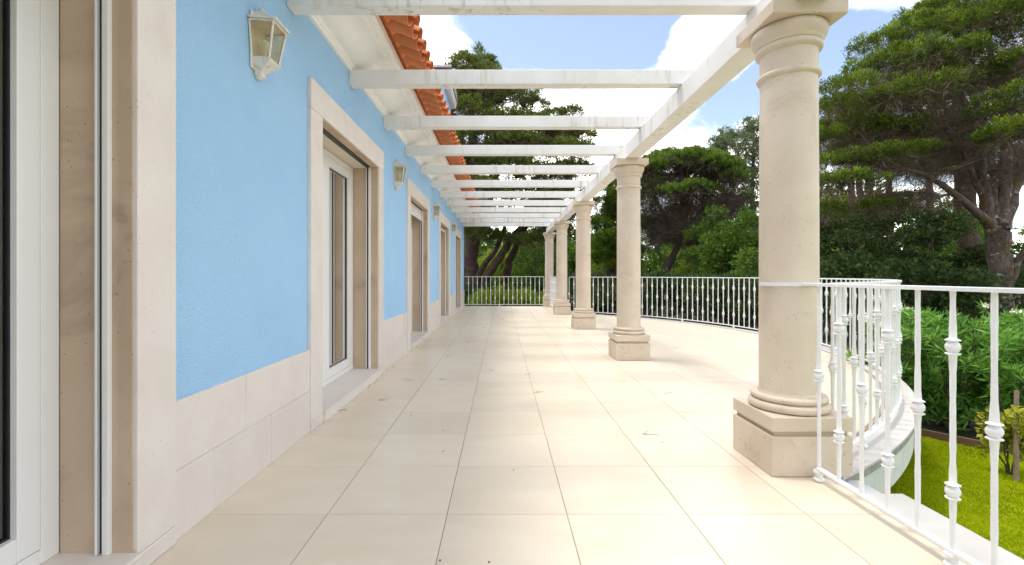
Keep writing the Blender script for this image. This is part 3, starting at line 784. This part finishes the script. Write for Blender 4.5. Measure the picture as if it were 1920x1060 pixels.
def tree(name, label, cat, trunks, pads, leaf, bark, group=None, dens=26, n=9, spread=.12, ll=.24, lw=.075, up=.45, rad_w=.8, shell=.5, upbias=.35,
         limb_r=.05, twigs=0, twig_mat='twig', twig_len=.5, tips=None, twig_pads=None, twig_w=.014, sag=-.3, limb=True, trunk_n=10, rs=1.0):
    t = empty(name, trunks[0][0][0] if trunks else pads[0][:3]); t.location = (0, 0, 0)
    tag(t, label, cat, group)
    m = MB(); nodes = []
    for tr in trunks:
        pts = [Vector(p) for p, r in tr]; rr = [r*rs for p, r in tr]
        P2 = []; R2 = []
        for i in range(len(pts)-1):
            for q in range(4):
                f = q/4; w = .0 if (i == 0 and q == 0) else .25
                j = Vector((random.uniform(-w, w), random.uniform(-w, w), 0))*rr[i]
                P2.append(pts[i].lerp(pts[i+1], f)+j); R2.append(rr[i]+(rr[i+1]-rr[i])*f)
        P2.append(pts[-1]); R2.append(rr[-1])
        m.tube(P2, R2, trunk_n); nodes += [(tuple(p), r) for p, r in list(zip(P2, R2))[len(P2)//3:]]
    if limb:
        for p in pads:
            q, r = nearest(nodes, p[:3])
            L = (Vector(q)-Vector(p[:3])).length
            r0 = min(r*.7, limb_r*(.6+.25*L)); path = bez(q, p[:3], sag, 5, .04)
            m.tube(path, [r0*(1-.8*i/5) for i in range(6)], 5)
            for _ in range(3):
                u = unit(1)[0]; e = (p[0]+u[0]*p[3]*.8, p[1]+u[1]*p[4]*.8, p[2]+u[2]*p[5]*.6)
                m.tube(bez(path[random.randint(2, 5)], e, .1, 3, .06), [r0*.35, r0*.25, r0*.15, r0*.07], 4)
    m.build('trunk', bark, t, smooth=60)
    c, d = pad_tufts(pads, dens, shell, upbias)
    b, dd, L, W = tufts(c, n, spread, ll, lw, up, d, rad_w)
    if tips:      # brighter colour on upward-facing tufts, in place of sunlight on them
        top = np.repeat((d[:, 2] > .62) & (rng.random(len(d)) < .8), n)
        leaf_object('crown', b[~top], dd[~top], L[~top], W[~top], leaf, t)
        tag(leaf_object('sunlit_tops', b[top], dd[top], L[top]*.9, W[top], tips, t), 'top foliage of the boughs, sunlight painted in as paler yellow-green')
    else: leaf_object('crown', b, dd, L, W, leaf, t)
    if twigs:
        ct, dt = pad_tufts([(x, y, z-rz*.25, rx*.9, ry*.9, rz*.7) for x, y, z, rx, ry, rz in (p[:6] for p in pads)]+(twig_pads or []), twigs, .1, -.15)
        b, dd, L, W = tufts(ct, 6, .12, twig_len, twig_w, .0, dt, .6)
        leaf_object('twigs', b, dd, L, W, twig_mat, t)
    return t
def T(*pts):                   # trunk polyline from (px,py,depth,radius)
    return [(tuple(at(px, py, d)), r) for px, py, d, r in pts]
def pad(px, py, d, w, h, dd=None):   # pad from pixel position, half sizes in metres
    p = at(px, py, d); return (p.x, p.y, p.z, w, dd or w, h)
def gy(d): return VY+(EYE-GZ)*F/d    # pixel row of the ground at depth d

# ------------------------------------------------------------------ great cypress at the right
pads = []
for a in [(1592, 172, 13, .8, .38), (1570, 205, 13.2, .7, .32), (1562, 262, 13.6, .65, .3), (1600, 240, 13.5, .9, .35), (1655, 92, 14, .9, .42), (1640, 140, 13.4, .9, .38), (1700, 118, 13, 1.1, .42),
          (1720, 60, 14, 1.0, .42), (1765, 62, 13.4, 1.0, .4), (1745, 30, 14.5, .8, .35), (1800, 18, 14, 1.1, .45), (1850, 52, 12.4, 1.0, .38), (1905, 20, 12, 1.0, .4), (1880, 80, 12.6, 1.0, .36), (1660, 195, 12.8, 1.0, .34),
          (1720, 175, 12.6, 1.1, .36), (1560, 312, 13.2, .8, .3), (1585, 345, 12.7, .9, .28), (1545, 350, 13.4, .7, .3), (1630, 300, 13, 1.0, .3), (1650, 250, 13.4, 1.0, .32), (1905, 190, 11.8, .9, .34), (1865, 215, 12, .6, .26),
          (1915, 250, 11.5, .9, .32), (1880, 262, 11.7, .6, .24), (1935, 120, 12, 1.0, .35), (1790, 110, 12.6, .9, .32), (1548, 400, 14, .6, .3), (1690, 290, 13, .9, .26)]:
    pads.append(pad(*a))
for _ in range(30):
    px = random.uniform(1640, 2150); py = random.uniform(-260, 170); d = random.uniform(12.5, 18)
    if py < 150-(px-1560)*.72: continue
    pads.append(pad(px, py, d, random.uniform(.8, 1.3), random.uniform(.26, .4)))
for _ in range(9):
    pads.append(pad(random.uniform(1550, 1690), random.uniform(220, 400), random.uniform(13.5, 17), random.uniform(.6, 1.0), random.uniform(.18, .28)))
tpads = []
for _ in range(70):
    px = random.uniform(1570, 2000); py = random.uniform(90, 375)
    if py < 240-(px-1560)*.6 or (px > 1780 and py > 330): continue
    tpads.append(pad(px, py, random.uniform(12.8, 16), random.uniform(.7, 1.1), random.uniform(.25, .45)))
trk = [T((1874, gy(14), 14, .60), (1874, 560, 14, .44), (1872, 480, 14, .42), (1868, 425, 14, .44)),
       T((1862, 440, 14, .26), (1842, 360, 13.9, .22), (1832, 280, 13.7, .19), (1806, 190, 13.6, .13), (1775, 100, 13.6, .07)),
       T((1866, 430, 14, .22), (1825, 392, 13.6, .15), (1775, 352, 13.3, .12), (1738, 328, 13.1, .09), (1690, 315, 13, .06)),
       T((1874, 430, 14, .28), (1884, 330, 14.2, .23), (1888, 230, 14.5, .18), (1862, 130, 14.5, .12), (1850, 20, 14.5, .06)),
       T((1880, 430, 14, .26), (1905, 340, 14.4, .2), (1945, 220, 14.6, .15), (1990, 80, 14.5, .08)),
       T((1888, 545, 14, .16), (1915, 480, 13.6, .13), (1965, 430, 13.2, .1), (2040, 380, 13, .06)),
       T((1860, 420, 14.1, .24), (1858, 320, 14.4, .19), (1838, 220, 14.8, .15), (1800, 120, 15, .08)),
       T((1845, 372, 13.9, .14), (1812, 300, 13.6, .1), (1770, 240, 13.4, .07), (1700, 190, 13.3, .04))]
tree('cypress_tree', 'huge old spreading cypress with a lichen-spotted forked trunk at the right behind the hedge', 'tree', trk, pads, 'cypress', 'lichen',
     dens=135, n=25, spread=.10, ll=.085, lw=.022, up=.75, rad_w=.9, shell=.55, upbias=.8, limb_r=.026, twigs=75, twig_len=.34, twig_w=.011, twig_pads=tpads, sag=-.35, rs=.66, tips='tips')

# dark trunk standing behind it
pads = [pad(random.uniform(1700, 1960), random.uniform(120, 330), random.uniform(19, 22), 1.3, .5) for _ in range(22)]
tree('cypress_tree', 'dark cypress with a thick shaded trunk just behind and left of the lichen-spotted one', 'tree',
     [T((1816, gy(20), 20, .75), (1815, 480, 20, .55), (1808, 380, 20, .5), (1800, 260, 20, .35), (1790, 120, 20, .15))], pads, 'cedar', 'bark_red',
     dens=65, n=14, ll=.16, lw=.04, spread=.12, twigs=30, upbias=.5, rs=.72)

# ------------------------------------------------------------------ big dark cypress beyond the far end
pads = []
for a in [(868, 128, 26, 1.0, .6), (905, 125, 26.5, .9, .5), (868, 112, 26.5, .35, .35), (897, 102, 26.5, .22, .45), (880, 165, 25.5, 1.3, .6), (925, 172, 25, 1.4, .55), (970, 185, 25, 1.2, .5), (1000, 200, 25.5, .8, .35), (1075, 212, 25.5, .6, .2), (1040, 218, 25.4, .7, .2),
          (880, 215, 25, 1.5, .6), (940, 232, 24.5, 1.5, .5), (1000, 240, 24.5, 1.5, .5), (1050, 250, 24.6, 1.3, .42), (1088, 258, 25, .8, .35), (900, 262, 24.5, 1.4, .5), (970, 272, 24, 1.5, .45), (1040, 285, 24.2, 1.5, .45), (1092, 285, 24.5, .8, .35),
          (880, 310, 24, 1.3, .5), (950, 315, 24, 1.5, .45), (1020, 330, 24, 1.5, .45), (1075, 320, 24.5, 1.0, .4), (900, 352, 23.6, 1.3, .45), (985, 362, 23.6, 1.4, .4), (1050, 365, 24, 1.2, .4), (890, 395, 24, 1.2, .4), (950, 408, 23.4, 1.2, .35),
          (1015, 408, 23.5, 1.3, .35), (900, 440, 24.5, .9, .35), (1060, 408, 24, 1.1, .4), (1000, 452, 24, 1.1, .3), (1040, 440, 24.2, 1.0, .35), (950, 450, 25, .9, .3)]:
    pads.append(pad(*a))
for _ in range(40):
    px = random.uniform(700, 1060); py = random.uniform(130, 400); d = random.uniform(25, 30)
    if px > 930 and py < 215: continue
    pads.append(pad(px, py, d, random.uniform(1.0, 1.6), random.uniform(.4, .6)))
trk = [T((888, gy(26), 26, .85), (886, 540, 26, .66), (884, 470, 26, .62), (880, 400, 26, .5), (886, 280, 26, .4), (888, 150, 26, .12)),
       T((893, gy(26), 26, .5), (912, 522, 25.6, .36), (935, 485, 25.2, .32), (965, 440, 24.8, .27), (1000, 398, 24.4, .2), (1050, 360, 24.2, .1)),
       T((884, 560, 26, .3), (905, 500, 25.5, .26), (930, 470, 25.2, .2), (945, 430, 25, .17), (960, 370, 24.6, .1)),
       T((945, gy(27), 27, .5), (948, 530, 26.5, .38), (955, 490, 26, .32), (978, 440, 25.6, .22), (1020, 380, 25, .1)),
       T((884, 480, 26, .4), (900, 430, 26, .32), (925, 360, 25.6, .25), (950, 260, 25.2, .12))]
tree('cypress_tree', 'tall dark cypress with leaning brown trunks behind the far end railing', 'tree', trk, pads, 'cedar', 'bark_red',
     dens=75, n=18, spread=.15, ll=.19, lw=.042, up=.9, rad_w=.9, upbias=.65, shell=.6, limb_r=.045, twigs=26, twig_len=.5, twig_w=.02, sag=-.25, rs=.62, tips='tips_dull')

# ------------------------------------------------------------------ bright conifer between the columns
pads = []
for q in range(30):
    py = 325+q*6.2; w = 1.0+1.6*(q/29)
    pads.append(pad(1150+random.uniform(-60, 50)*(.3+.7*q/29), py, random.uniform(27, 29.5), random.uniform(.6, 1.0)*(.6+.5*q/29), random.uniform(.22, .34)))
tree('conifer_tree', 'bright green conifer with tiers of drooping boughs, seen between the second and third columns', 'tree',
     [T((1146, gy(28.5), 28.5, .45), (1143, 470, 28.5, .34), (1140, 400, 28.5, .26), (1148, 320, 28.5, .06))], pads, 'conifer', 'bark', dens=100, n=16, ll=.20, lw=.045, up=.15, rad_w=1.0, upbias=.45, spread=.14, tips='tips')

# ------------------------------------------------------------------ umbrella pine
pads = []
cx, cz, d0 = 1278, 352, 26
for _ in range(90):
    u = unit(1, .75)[0]
    if u[2] < .05: continue
    p = at(cx, cz, d0); pads.append((p.x+u[0]*2.9, p.y+u[1]*2.6, p.z+u[2]*1.55+.05, random.uniform(.38, .6), random.uniform(.38, .6), random.uniform(.26, .4)))
for a in [(1225, 352, 25.2, .55, .4), (1212, 375, 25.4, .5, .4), (1205, 420, 25.6, .5, .35), (1365, 318, 26, .55, .3), (1350, 330, 25.4, .6, .3), (1330, 305, 25, .6, .35), (1300, 352, 24, .7, .3), (1260, 360, 24, .7, .3), (1335, 362, 24.6, .6, .3), (1380, 335, 26, .5, .3)]: pads.append(pad(*a))
tpads = []
for _ in range(75):
    px = random.uniform(1205, 1375); py = random.uniform(345, 470)
    if py > 400+abs(1270-px)*.1+30*random.random() and px > 1330: continue
    tpads.append(pad(px, py, random.uniform(24.5, 27.5), random.uniform(.5, .8), random.uniform(.35, .6)))
trk = [T((1228, gy(26), 26, .34), (1245, 505, 26, .26), (1272, 460, 26, .22), (1285, 420, 26, .18)),
       T((1285, 420, 26, .16), (1292, 385, 26, .13), (1290, 340, 26, .08)), T((1280, 435, 26, .13), (1310, 400, 26, .1), (1345, 350, 26, .06)),
       T((1276, 450, 26, .12), (1250, 410, 26, .09), (1222, 370, 26, .05)), T((1285, 420, 26, .12), (1268, 380, 25.6, .08), (1255, 330, 25.4, .05)),
       T((1232, gy(26), 26.2, .26), (1256, 500, 26.2, .2), (1276, 455, 26.2, .16))]
tree('umbrella_pine', 'round-topped umbrella pine with a leaning trunk, right of the second column', 'tree', trk, pads, 'pine', 'bark',
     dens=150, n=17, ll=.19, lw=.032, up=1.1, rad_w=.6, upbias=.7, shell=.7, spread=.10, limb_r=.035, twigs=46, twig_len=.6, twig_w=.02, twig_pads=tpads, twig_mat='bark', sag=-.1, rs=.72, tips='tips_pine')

# ------------------------------------------------------------------ slender tall pines
def thin_pine(x, ytop, d, label, seed, spreadpx=45, low=395):
    r = random.Random(seed); pads = []
    nb = 40
    for q in range(nb):
        f = q/(nb-1); py = ytop+6+(low-ytop)*f
        px = x+r.uniform(-1, 1)*spreadpx*(.25+.75*min(1, f*1.6))*(1-.35*max(0, f-.6))
        pads.append(pad(px, py, d+r.uniform(-1.2, 1.2), r.uniform(.4, .7), r.uniform(.26, .42)))
    tree('slender_pine', label, 'tree', [T((x+8, gy(d), d, .24), (x+6, 450, d, .2), (x-2, 380, d, .15), (x+1, ytop+30, d, .07), (x, ytop+4, d, .03))], pads, 'pine_far', 'bark',
         'thin pines', dens=42, n=11, ll=.26, lw=.05, up=.25, rad_w=.7, upbias=.2, shell=.2, spread=.12, limb_r=.025, sag=.05)
thin_pine(1358, 246, 32, 'slender open pine with grey-green tufts rising just left of the nearest column', 5)
thin_pine(1412, 222, 33, 'taller slender pine half hidden behind the left edge of the nearest column', 6, 40)
for q, (x, d) in enumerate(((1596, 38), (1612, 40), (1628, 36), (1668, 42), (1742, 38))):
    pads = [pad(x+random.uniform(-55, 55), random.uniform(180, 315), d+random.uniform(-2, 2), random.uniform(.7, 1.1), random.uniform(.3, .45)) for _ in range(16)]
    tree('background_pine', ['first bare-stemmed pine in the row glimpsed under the great cypress, nearest the column', 'second bare-stemmed pine in the row glimpsed under the great cypress', 'third bare-stemmed pine in the row glimpsed under the great cypress', 'fourth bare-stemmed pine in the row glimpsed under the great cypress', 'last bare-stemmed pine in the row, nearest the forked trunk'][q], 'tree',
         [T((x, gy(d), d, .3), (x+2, 400, d, .26), (x-2, 300, d, .2), (x, 190, d, .1))], pads, 'cedar', 'bark_red', 'pines seen under the cypress', dens=30, n=8, ll=.34, lw=.09, up=.3)

# ------------------------------------------------------------------ broadleaf trees and shrubs
def shrub(name, label, cat, spots, leaf, dens=60, ll=.15, lw=.075, group=None, n=8, bark='bark', up=.3):
    # spots: (px, py_top, depth, half width m)
    pads = []; trk = []
    for px, pt, d, w in spots:
        top = at(px, pt, d); h = top.z-GZ
        trk.append([((top.x, top.y, GZ-.05), .07+.012*h), ((top.x+random.uniform(-.2, .2), top.y, GZ+h*.4), .05+.008*h), ((top.x, top.y, GZ+h*.75), .025)])
        k = int(5+h*2.6*max(1, w))
        for _ in range(k):
            f = random.uniform(.12, .93)
            ww = w*(1-.45*abs(f-.45)/.55)
            a = random.uniform(0, 2*PI); rr = random.uniform(.35, .85)*ww
            pads.append((top.x+rr*math.cos(a), top.y+rr*math.sin(a), GZ+h*f, random.uniform(.4, .62)*min(1.3, .6+w*.35), random.uniform(.4, .62)*min(1.3, .6+w*.35), random.uniform(.26, .42)))
        pads.append((top.x, top.y, top.z-.3, .5, .5, .3))
    return tree(name, label, cat, trk, pads, leaf, bark, group, dens=dens, n=n, ll=ll, lw=lw, up=up, rad_w=.7, upbias=.3, shell=.55, spread=.16, limb_r=.02, sag=-.1)
shrub('broadleaf_tree', 'mid-green broadleaf tree in front of the slender pines, left of the nearest column', 'tree', [(1345, 388, 23, 1.7)], 'broad')
shrub('broadleaf_tree', 'fresher green broadleaf tree close against the left edge of the nearest column', 'tree', [(1405, 400, 22, 1.5)], 'broad')
shrub('shrub', 'low rounded green bush behind the curved railing, left of the nearest column', 'shrub', [(1400, 470, 19, 1.0)], 'broad')
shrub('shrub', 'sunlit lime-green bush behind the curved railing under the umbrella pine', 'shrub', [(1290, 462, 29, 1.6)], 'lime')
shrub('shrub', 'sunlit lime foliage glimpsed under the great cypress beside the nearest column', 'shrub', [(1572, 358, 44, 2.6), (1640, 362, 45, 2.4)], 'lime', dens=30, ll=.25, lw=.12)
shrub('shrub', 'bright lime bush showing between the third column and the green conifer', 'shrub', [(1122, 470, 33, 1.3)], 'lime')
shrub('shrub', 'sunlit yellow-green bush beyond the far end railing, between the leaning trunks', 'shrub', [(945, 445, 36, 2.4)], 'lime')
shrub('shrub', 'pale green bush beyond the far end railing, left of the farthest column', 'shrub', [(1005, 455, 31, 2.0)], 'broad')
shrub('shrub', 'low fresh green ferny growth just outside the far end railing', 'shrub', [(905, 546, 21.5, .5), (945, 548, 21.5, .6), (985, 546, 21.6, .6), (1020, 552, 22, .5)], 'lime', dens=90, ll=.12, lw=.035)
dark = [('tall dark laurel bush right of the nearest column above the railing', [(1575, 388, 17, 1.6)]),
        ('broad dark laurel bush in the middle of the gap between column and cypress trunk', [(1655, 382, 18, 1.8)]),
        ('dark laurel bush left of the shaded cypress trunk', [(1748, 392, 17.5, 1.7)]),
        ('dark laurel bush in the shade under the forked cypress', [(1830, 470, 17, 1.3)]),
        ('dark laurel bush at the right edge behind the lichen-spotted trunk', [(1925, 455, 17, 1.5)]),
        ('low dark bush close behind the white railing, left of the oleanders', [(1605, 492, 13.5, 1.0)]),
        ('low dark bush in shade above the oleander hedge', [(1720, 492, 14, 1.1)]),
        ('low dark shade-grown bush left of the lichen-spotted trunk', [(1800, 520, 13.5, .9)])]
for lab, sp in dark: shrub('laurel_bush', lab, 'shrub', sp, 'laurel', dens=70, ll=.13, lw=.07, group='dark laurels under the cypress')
row = [(1085, 515, 22, 1.4), (1140, 520, 21, 1.3), (1185, 512, 20, 1.3), (1240, 520, 19.5, 1.3), (1295, 518, 18.5, 1.2), (1350, 518, 17.5, 1.2), (1410, 522, 16.5, 1.1), (1470, 500, 15.5, 1.2), (1530, 505, 14.8, 1.1)]
rl = ['dark shaded bush behind the railing between the fourth and third columns', 'dark shaded bush behind the railing just right of the third column', 'dark shaded bush behind the railing at the second column',
      'dark shaded bush behind the curved railing, first to the right of the second column', 'dark shaded bush behind the curved railing, second to the right of the second column', 'dark shaded bush behind the curved railing, midway between the two nearest columns',
      'dark shaded bush behind the curved railing beside the left edge of the nearest column', 'dark shaded bush hidden behind the nearest column', 'dark shaded bush at the right edge of the nearest column behind the railing']
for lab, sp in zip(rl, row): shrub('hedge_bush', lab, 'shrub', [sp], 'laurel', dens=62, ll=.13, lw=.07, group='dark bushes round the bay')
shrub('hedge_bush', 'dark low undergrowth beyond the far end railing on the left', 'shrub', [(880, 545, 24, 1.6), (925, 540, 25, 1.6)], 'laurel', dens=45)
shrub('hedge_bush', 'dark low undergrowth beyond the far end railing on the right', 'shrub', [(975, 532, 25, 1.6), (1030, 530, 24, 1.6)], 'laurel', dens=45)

# far wood beyond the garden: one mass
pads = []
for q in range(210):
    a = R(-38)+R(94)*random.random(); d = random.uniform(46, 70)
    x, yv = d*math.tan(a)*.9, d
    h = random.uniform(6.0, 10.5) if a > R(20) else random.uniform(4.5, 8.5) if math.sin(q*1.7) > -.3 else random.uniform(3, 6)
    for zz in np.arange(.8, h, 1.7): pads.append((x+random.uniform(-1, 1), yv, GZ+zz, random.uniform(1.4, 2.2), 1.6, 1.1))
c, d = pad_tufts(pads, 9, .6, .3); b, dd, L, W = tufts(c, 9, .3, .42, .19, .3, d, .7)
tag(leaf_object('distant_wood', b, dd, L, W, 'broad'), 'mass of green woodland far beyond the garden', 'woodland', kind='stuff')

# ------------------------------------------------------------------ lawn, edging, oleanders, small shrub and stake
hp = [(5.9, 10.8), (6.15, 9.2), (5.95, 8.0), (5.5, 6.75), (4.95, 5.9), (5.02, 5.55), (5.46, 4.99), (6.1, 4.25), (6.9, 3.4), (7.8, 2.6)]
lawn_poly = [(1.9, -4), (9, -4), (8.6, 2.0)]+hp[::-1]+[(1.9, 10.8)]
MB().prism(lawn_poly, GZ-.05, GZ).build('lawn', 'lawn').__setitem__('kind', 'structure')
def smooth_path(p, n=6):
    out = []
    for i in range(len(p)-1):
        p0, p1, p2, p3 = p[max(i-1, 0)], p[i], p[i+1], p[min(i+2, len(p)-1)]
        for q in range(n):
            t = q/n
            out.append(tuple(.5*((2*p1[k])+(-p0[k]+p2[k])*t+(2*p0[k]-5*p1[k]+4*p2[k]-p3[k])*t*t+(-p0[k]+3*p1[k]-3*p2[k]+p3[k])*t**3) for k in (0, 1)))
    return out+[p[-1]]
MB().sweep(smooth_path(hp), [(-.02, GZ-.03), (.02, GZ-.03), (.02, GZ+.085), (-.02, GZ+.085)]).build('bed_edging', 'edging').__setitem__('kind', 'structure')
ng = 220000
gx = 2.15+rng.random(ng)*5.2; gyv = 1.2+rng.random(ng)*5.4
poly = np.array(lawn_poly)
ins = np.zeros(ng, bool)
for i in range(len(poly)):
    x1, y1 = poly[i]; x2, y2 = poly[(i+1) % len(poly)]
    cond = ((y1 > gyv) != (y2 > gyv)) & (gx < (x2-x1)*(gyv-y1)/(y2-y1+1e-9)+x1); ins ^= cond
dead = (np.hypot(gx-6.05, gyv-4.1) < .17+.06*np.sin(gx*40))
ins &= ~dead
gx, gyv = gx[ins], gyv[ins]; ng = len(gx)
tag(leaf_object('grass', np.stack([gx, gyv, np.full(ng, GZ-.004)], 1), unit(ng, 1.3), .016+.02*rng.random(ng), .005+.004*rng.random(ng), 'grass'), 'short bright green lawn grass below the terrace', 'grass', kind='stuff')

def oleander(label, stems, seed):
    r = random.Random(seed)
    t = empty('oleander', (0, 0, 0)); tag(t, label, 'shrub', 'oleanders along the lawn')
    m = MB(); tips = []
    for (x, y, h) in stems:
        for q in range(9):
            a = r.uniform(0, 2*PI); s = r.uniform(.1, .55)
            top = (x+s*math.cos(a), y+s*math.sin(a), GZ+h*r.uniform(.72, 1.0)); base = (x+.12*math.cos(a), y+.12*math.sin(a), GZ-.02)
            path = bez(base, top, .06, 6, .012); m.tube(path, [.016-.0019*i for i in range(7)], 5)
            for pth, k in ((path, 6), ):
                for f in range(1, 7): tips.append((tuple(pth[f]), .9 if f == 6 else .5))
            for bq in range(7):
                s0 = path[r.randint(1, 5)]; u = unit(1, .5)[0]; e = tuple(s0[i]+u[i]*r.uniform(.18, .38) for i in range(3))
                if e[2] > GZ+h: e = (e[0], e[1], GZ+h-r.uniform(0, .1))
                bp = bez(s0, e, .05, 3, .02); m.tube(bp, [.007, .006, .005, .004], 4)
                for pp in (bp[1], bp[2], bp[3], bp[3]): tips.append((tuple(pp), .8))
    m.build('stems', 'bark', t)
    c = np.array([p for p, _ in tips])
    b, d, L, W = tufts(c, 15, .035, .135, .024, .55)
    leaf_object('foliage', b, d, L, W, 'oleander', t, mid=.45)
    return t, c
olead = [('leafy oleander with white blooms nearest the curved bay', [(5.25, 6.35, 1.42), (5.7, 6.0, 1.58), (5.95, 6.7, 1.5)]),
         ('middle oleander behind the lawn edging, below the lichen-spotted trunk', [(5.75, 5.45, 1.5), (6.2, 5.7, 1.5), (6.3, 5.05, 1.4)]),
         ('oleander at the right edge behind the yellow-leaved shrub', [(6.55, 4.5, 1.42), (7.0, 4.85, 1.4), (7.1, 4.1, 1.35)])]
for q, (lab, st) in enumerate(olead):
    t, c = oleander(lab, st, 20+q)
    top = c[np.argsort(-c[:, 2])]
    used = []
    for p in top:
        if len(used) >= 3: break
        if all(np.hypot(*(p-u)[:2]) > .22 for u in used): used.append(p)
    for p in used:
        nb = 40; b_ = np.repeat(p[None]+[0, 0, .05], nb, 0)+rng.normal(size=(nb, 3))*[.022, .022, .010]
        leaf_object('flower_cluster', b_, unit(nb, .5), np.full(nb, .032), np.full(nb, .026), 'petal', t)
hb = empty('hibiscus', (0, 0, 0)); tag(hb, 'small yellow-leaved shrub beside the wooden stake on the lawn', 'shrub')
hx, hy = at(1893, 877, 4.55).x, 4.55
m = MB(); cs = []
for q in range(6):
    a = q*1.05; s = random.uniform(.05, .2); top = (hx+s*math.cos(a), hy+s*math.sin(a), GZ+random.uniform(.42, .66))
    pth = bez((hx+.01*math.cos(a), hy+.01*math.sin(a), GZ-.02), top, .05, 5, .03); m.tube(pth, [.009, .008, .007, .006, .005, .003], 5)
    for f in (3, 4, 5, 5):
        for _ in range(4): cs.append(tuple(pth[f]+Vector([random.gauss(0, .06) for _ in range(3)])))
m.build('stems', 'bark', hb)
b, d, L, W = tufts(np.array(cs), 9, .06, .06, .045, .2); leaf_object('foliage', b, d, L, W, 'hibiscus', hb)
p0 = at(1905, 893, 4.4); p1 = at(1917, 735, 4.4)
tag(MB().tube([(p0.x, p0.y, GZ-.05), (p1.x, p1.y+.05, p1.z)], [.021, .018], 10).build('stake', 'stake', smooth=50), 'weathered round wooden stake leaning beside the yellow-leaved shrub', 'stake')

# grit and leaf crumbs gathered along the foot of the plinth
m = MB()
for _ in range(110):
    y = 4.2+9*random.random(); x = -1.438+abs(random.gauss(0, .018)); a = random.uniform(0, PI); L = random.choice((.006, .008, .012, .03))
    dx, dy, w = L*math.cos(a), L*math.sin(a), .0018+.0015*random.random()
    m.add([(x-dy/L*w, y+dx/L*w, .001), (x+dx, y+dy, .0015), (x+dy/L*w, y-dx/L*w, .001), (x, y, .005)], [(0, 1, 3), (1, 2, 3), (2, 0, 3), (0, 2, 1)])
tag(m.build('leaf_litter', 'needle'), 'brown grit and leaf crumbs along the foot of the stone plinth', 'litter', kind='stuff')

# ------------------------------------------------------------------ fallen needles and crumbs on the terrace
needle_labels = {(632, 772): 'largest sprig of dry pine needles, on the tiles by the sill of the second door', (710, 752): 'dry pine needles on the tiles just right of the second door sill, nearer the viewer', (760, 712): 'dry pine needles on the tiles beside the plinth past the second door',
 (823, 712): 'dry pine needles on the tiles right of the plinth past the second door', (800, 640): 'dry pine needles close to the plinth before the third door', (838, 668): 'dry pine needles on the shaded tiles in front of the third door', (876, 642): 'dry pine needles left of the long joint, level with the third door',
 (918, 695): 'dry pine needles just right of the long joint, level with the second column', (985, 703): 'short dry needles in the middle of the floor left of the second column', (1003, 737): 'bent tan pine needles on the joint in the middle of the floor', (1205, 815): 'dry pine needles on the joint left of the nearest column block',
 (940, 600): 'farthest dry pine needles, in the middle of the floor before the end railing', (905, 615): 'dry pine needles far down the floor, left of the third column block', (1246, 738): 'thin dry needles on the bright tiles below the second column block', (1262, 652): 'single dry needle on the bay floor right of the second column block'}
for px, py, n in [(632, 772, 5), (710, 752, 3), (800, 640, 2), (838, 668, 2), (1003, 737, 3), (1205, 815, 3), (985, 703, 2), (918, 695, 2), (876, 642, 2), (760, 712, 2), (940, 600, 2), (905, 615, 2), (1246, 738, 2), (823, 712, 2), (1262, 652, 1)]:
    d = EYE*F/(py-VY); x = (px-VX)*d/F; m = MB(); LB = needle_labels[(px, py)]
    for _ in range(n):
        a = random.uniform(-.6, .6)+(0 if random.random() < .7 else 1.2); L = random.uniform(.05, .11)
        q0 = (x+random.uniform(-.01, .01), d+random.uniform(-.02, .02)); bend = random.uniform(-.012, .012)
        m.tube([(q0[0], q0[1], .0035), (q0[0]+L*.5*math.cos(a)-bend*math.sin(a), q0[1]+L*.5*math.sin(a)+bend*math.cos(a), .006), (q0[0]+L*math.cos(a), q0[1]+L*math.sin(a), .003)], .0011, 4)
    tag(m.build('fallen_needles', 'needle'), LB, 'debris', 'fallen pine needles on the tiles')
seed_labels = {(917, 1055): 'tiny dark seed on the tiles at the near edge, in the middle', (1242, 830): 'tiny dark seed on the tiles left of the nearest column block', (831, 847): 'lower of two tiny seeds on the tiles left of the long joint', (831, 808): 'upper of two tiny seeds on the tiles left of the long joint',
 (770, 780): 'tiny dark seed on the shaded tiles right of the second door sill', (1296, 676): 'dark seed pod lying alone on the bright bay floor', (963, 882): 'tiny dark seed just below a cross joint in the middle of the floor', (825, 1052): 'tiny dark seed at the near edge beside the long joint'}
for px, py in [(917, 1055), (1242, 830), (831, 847), (831, 808), (770, 780), (1296, 676), (963, 882), (825, 1052)]:
    d = EYE*F/(py-VY); x = (px-VX)*d/F
    tag(MB().lathe([(.002, .0005), (.0045, .0015), (.005, .0035), (.0025, .0055)], 7, (x, d, 0)).build('fallen_seed', 'needle', smooth=50), seed_labels[(px, py)], 'debris', 'fallen seeds on the tiles')
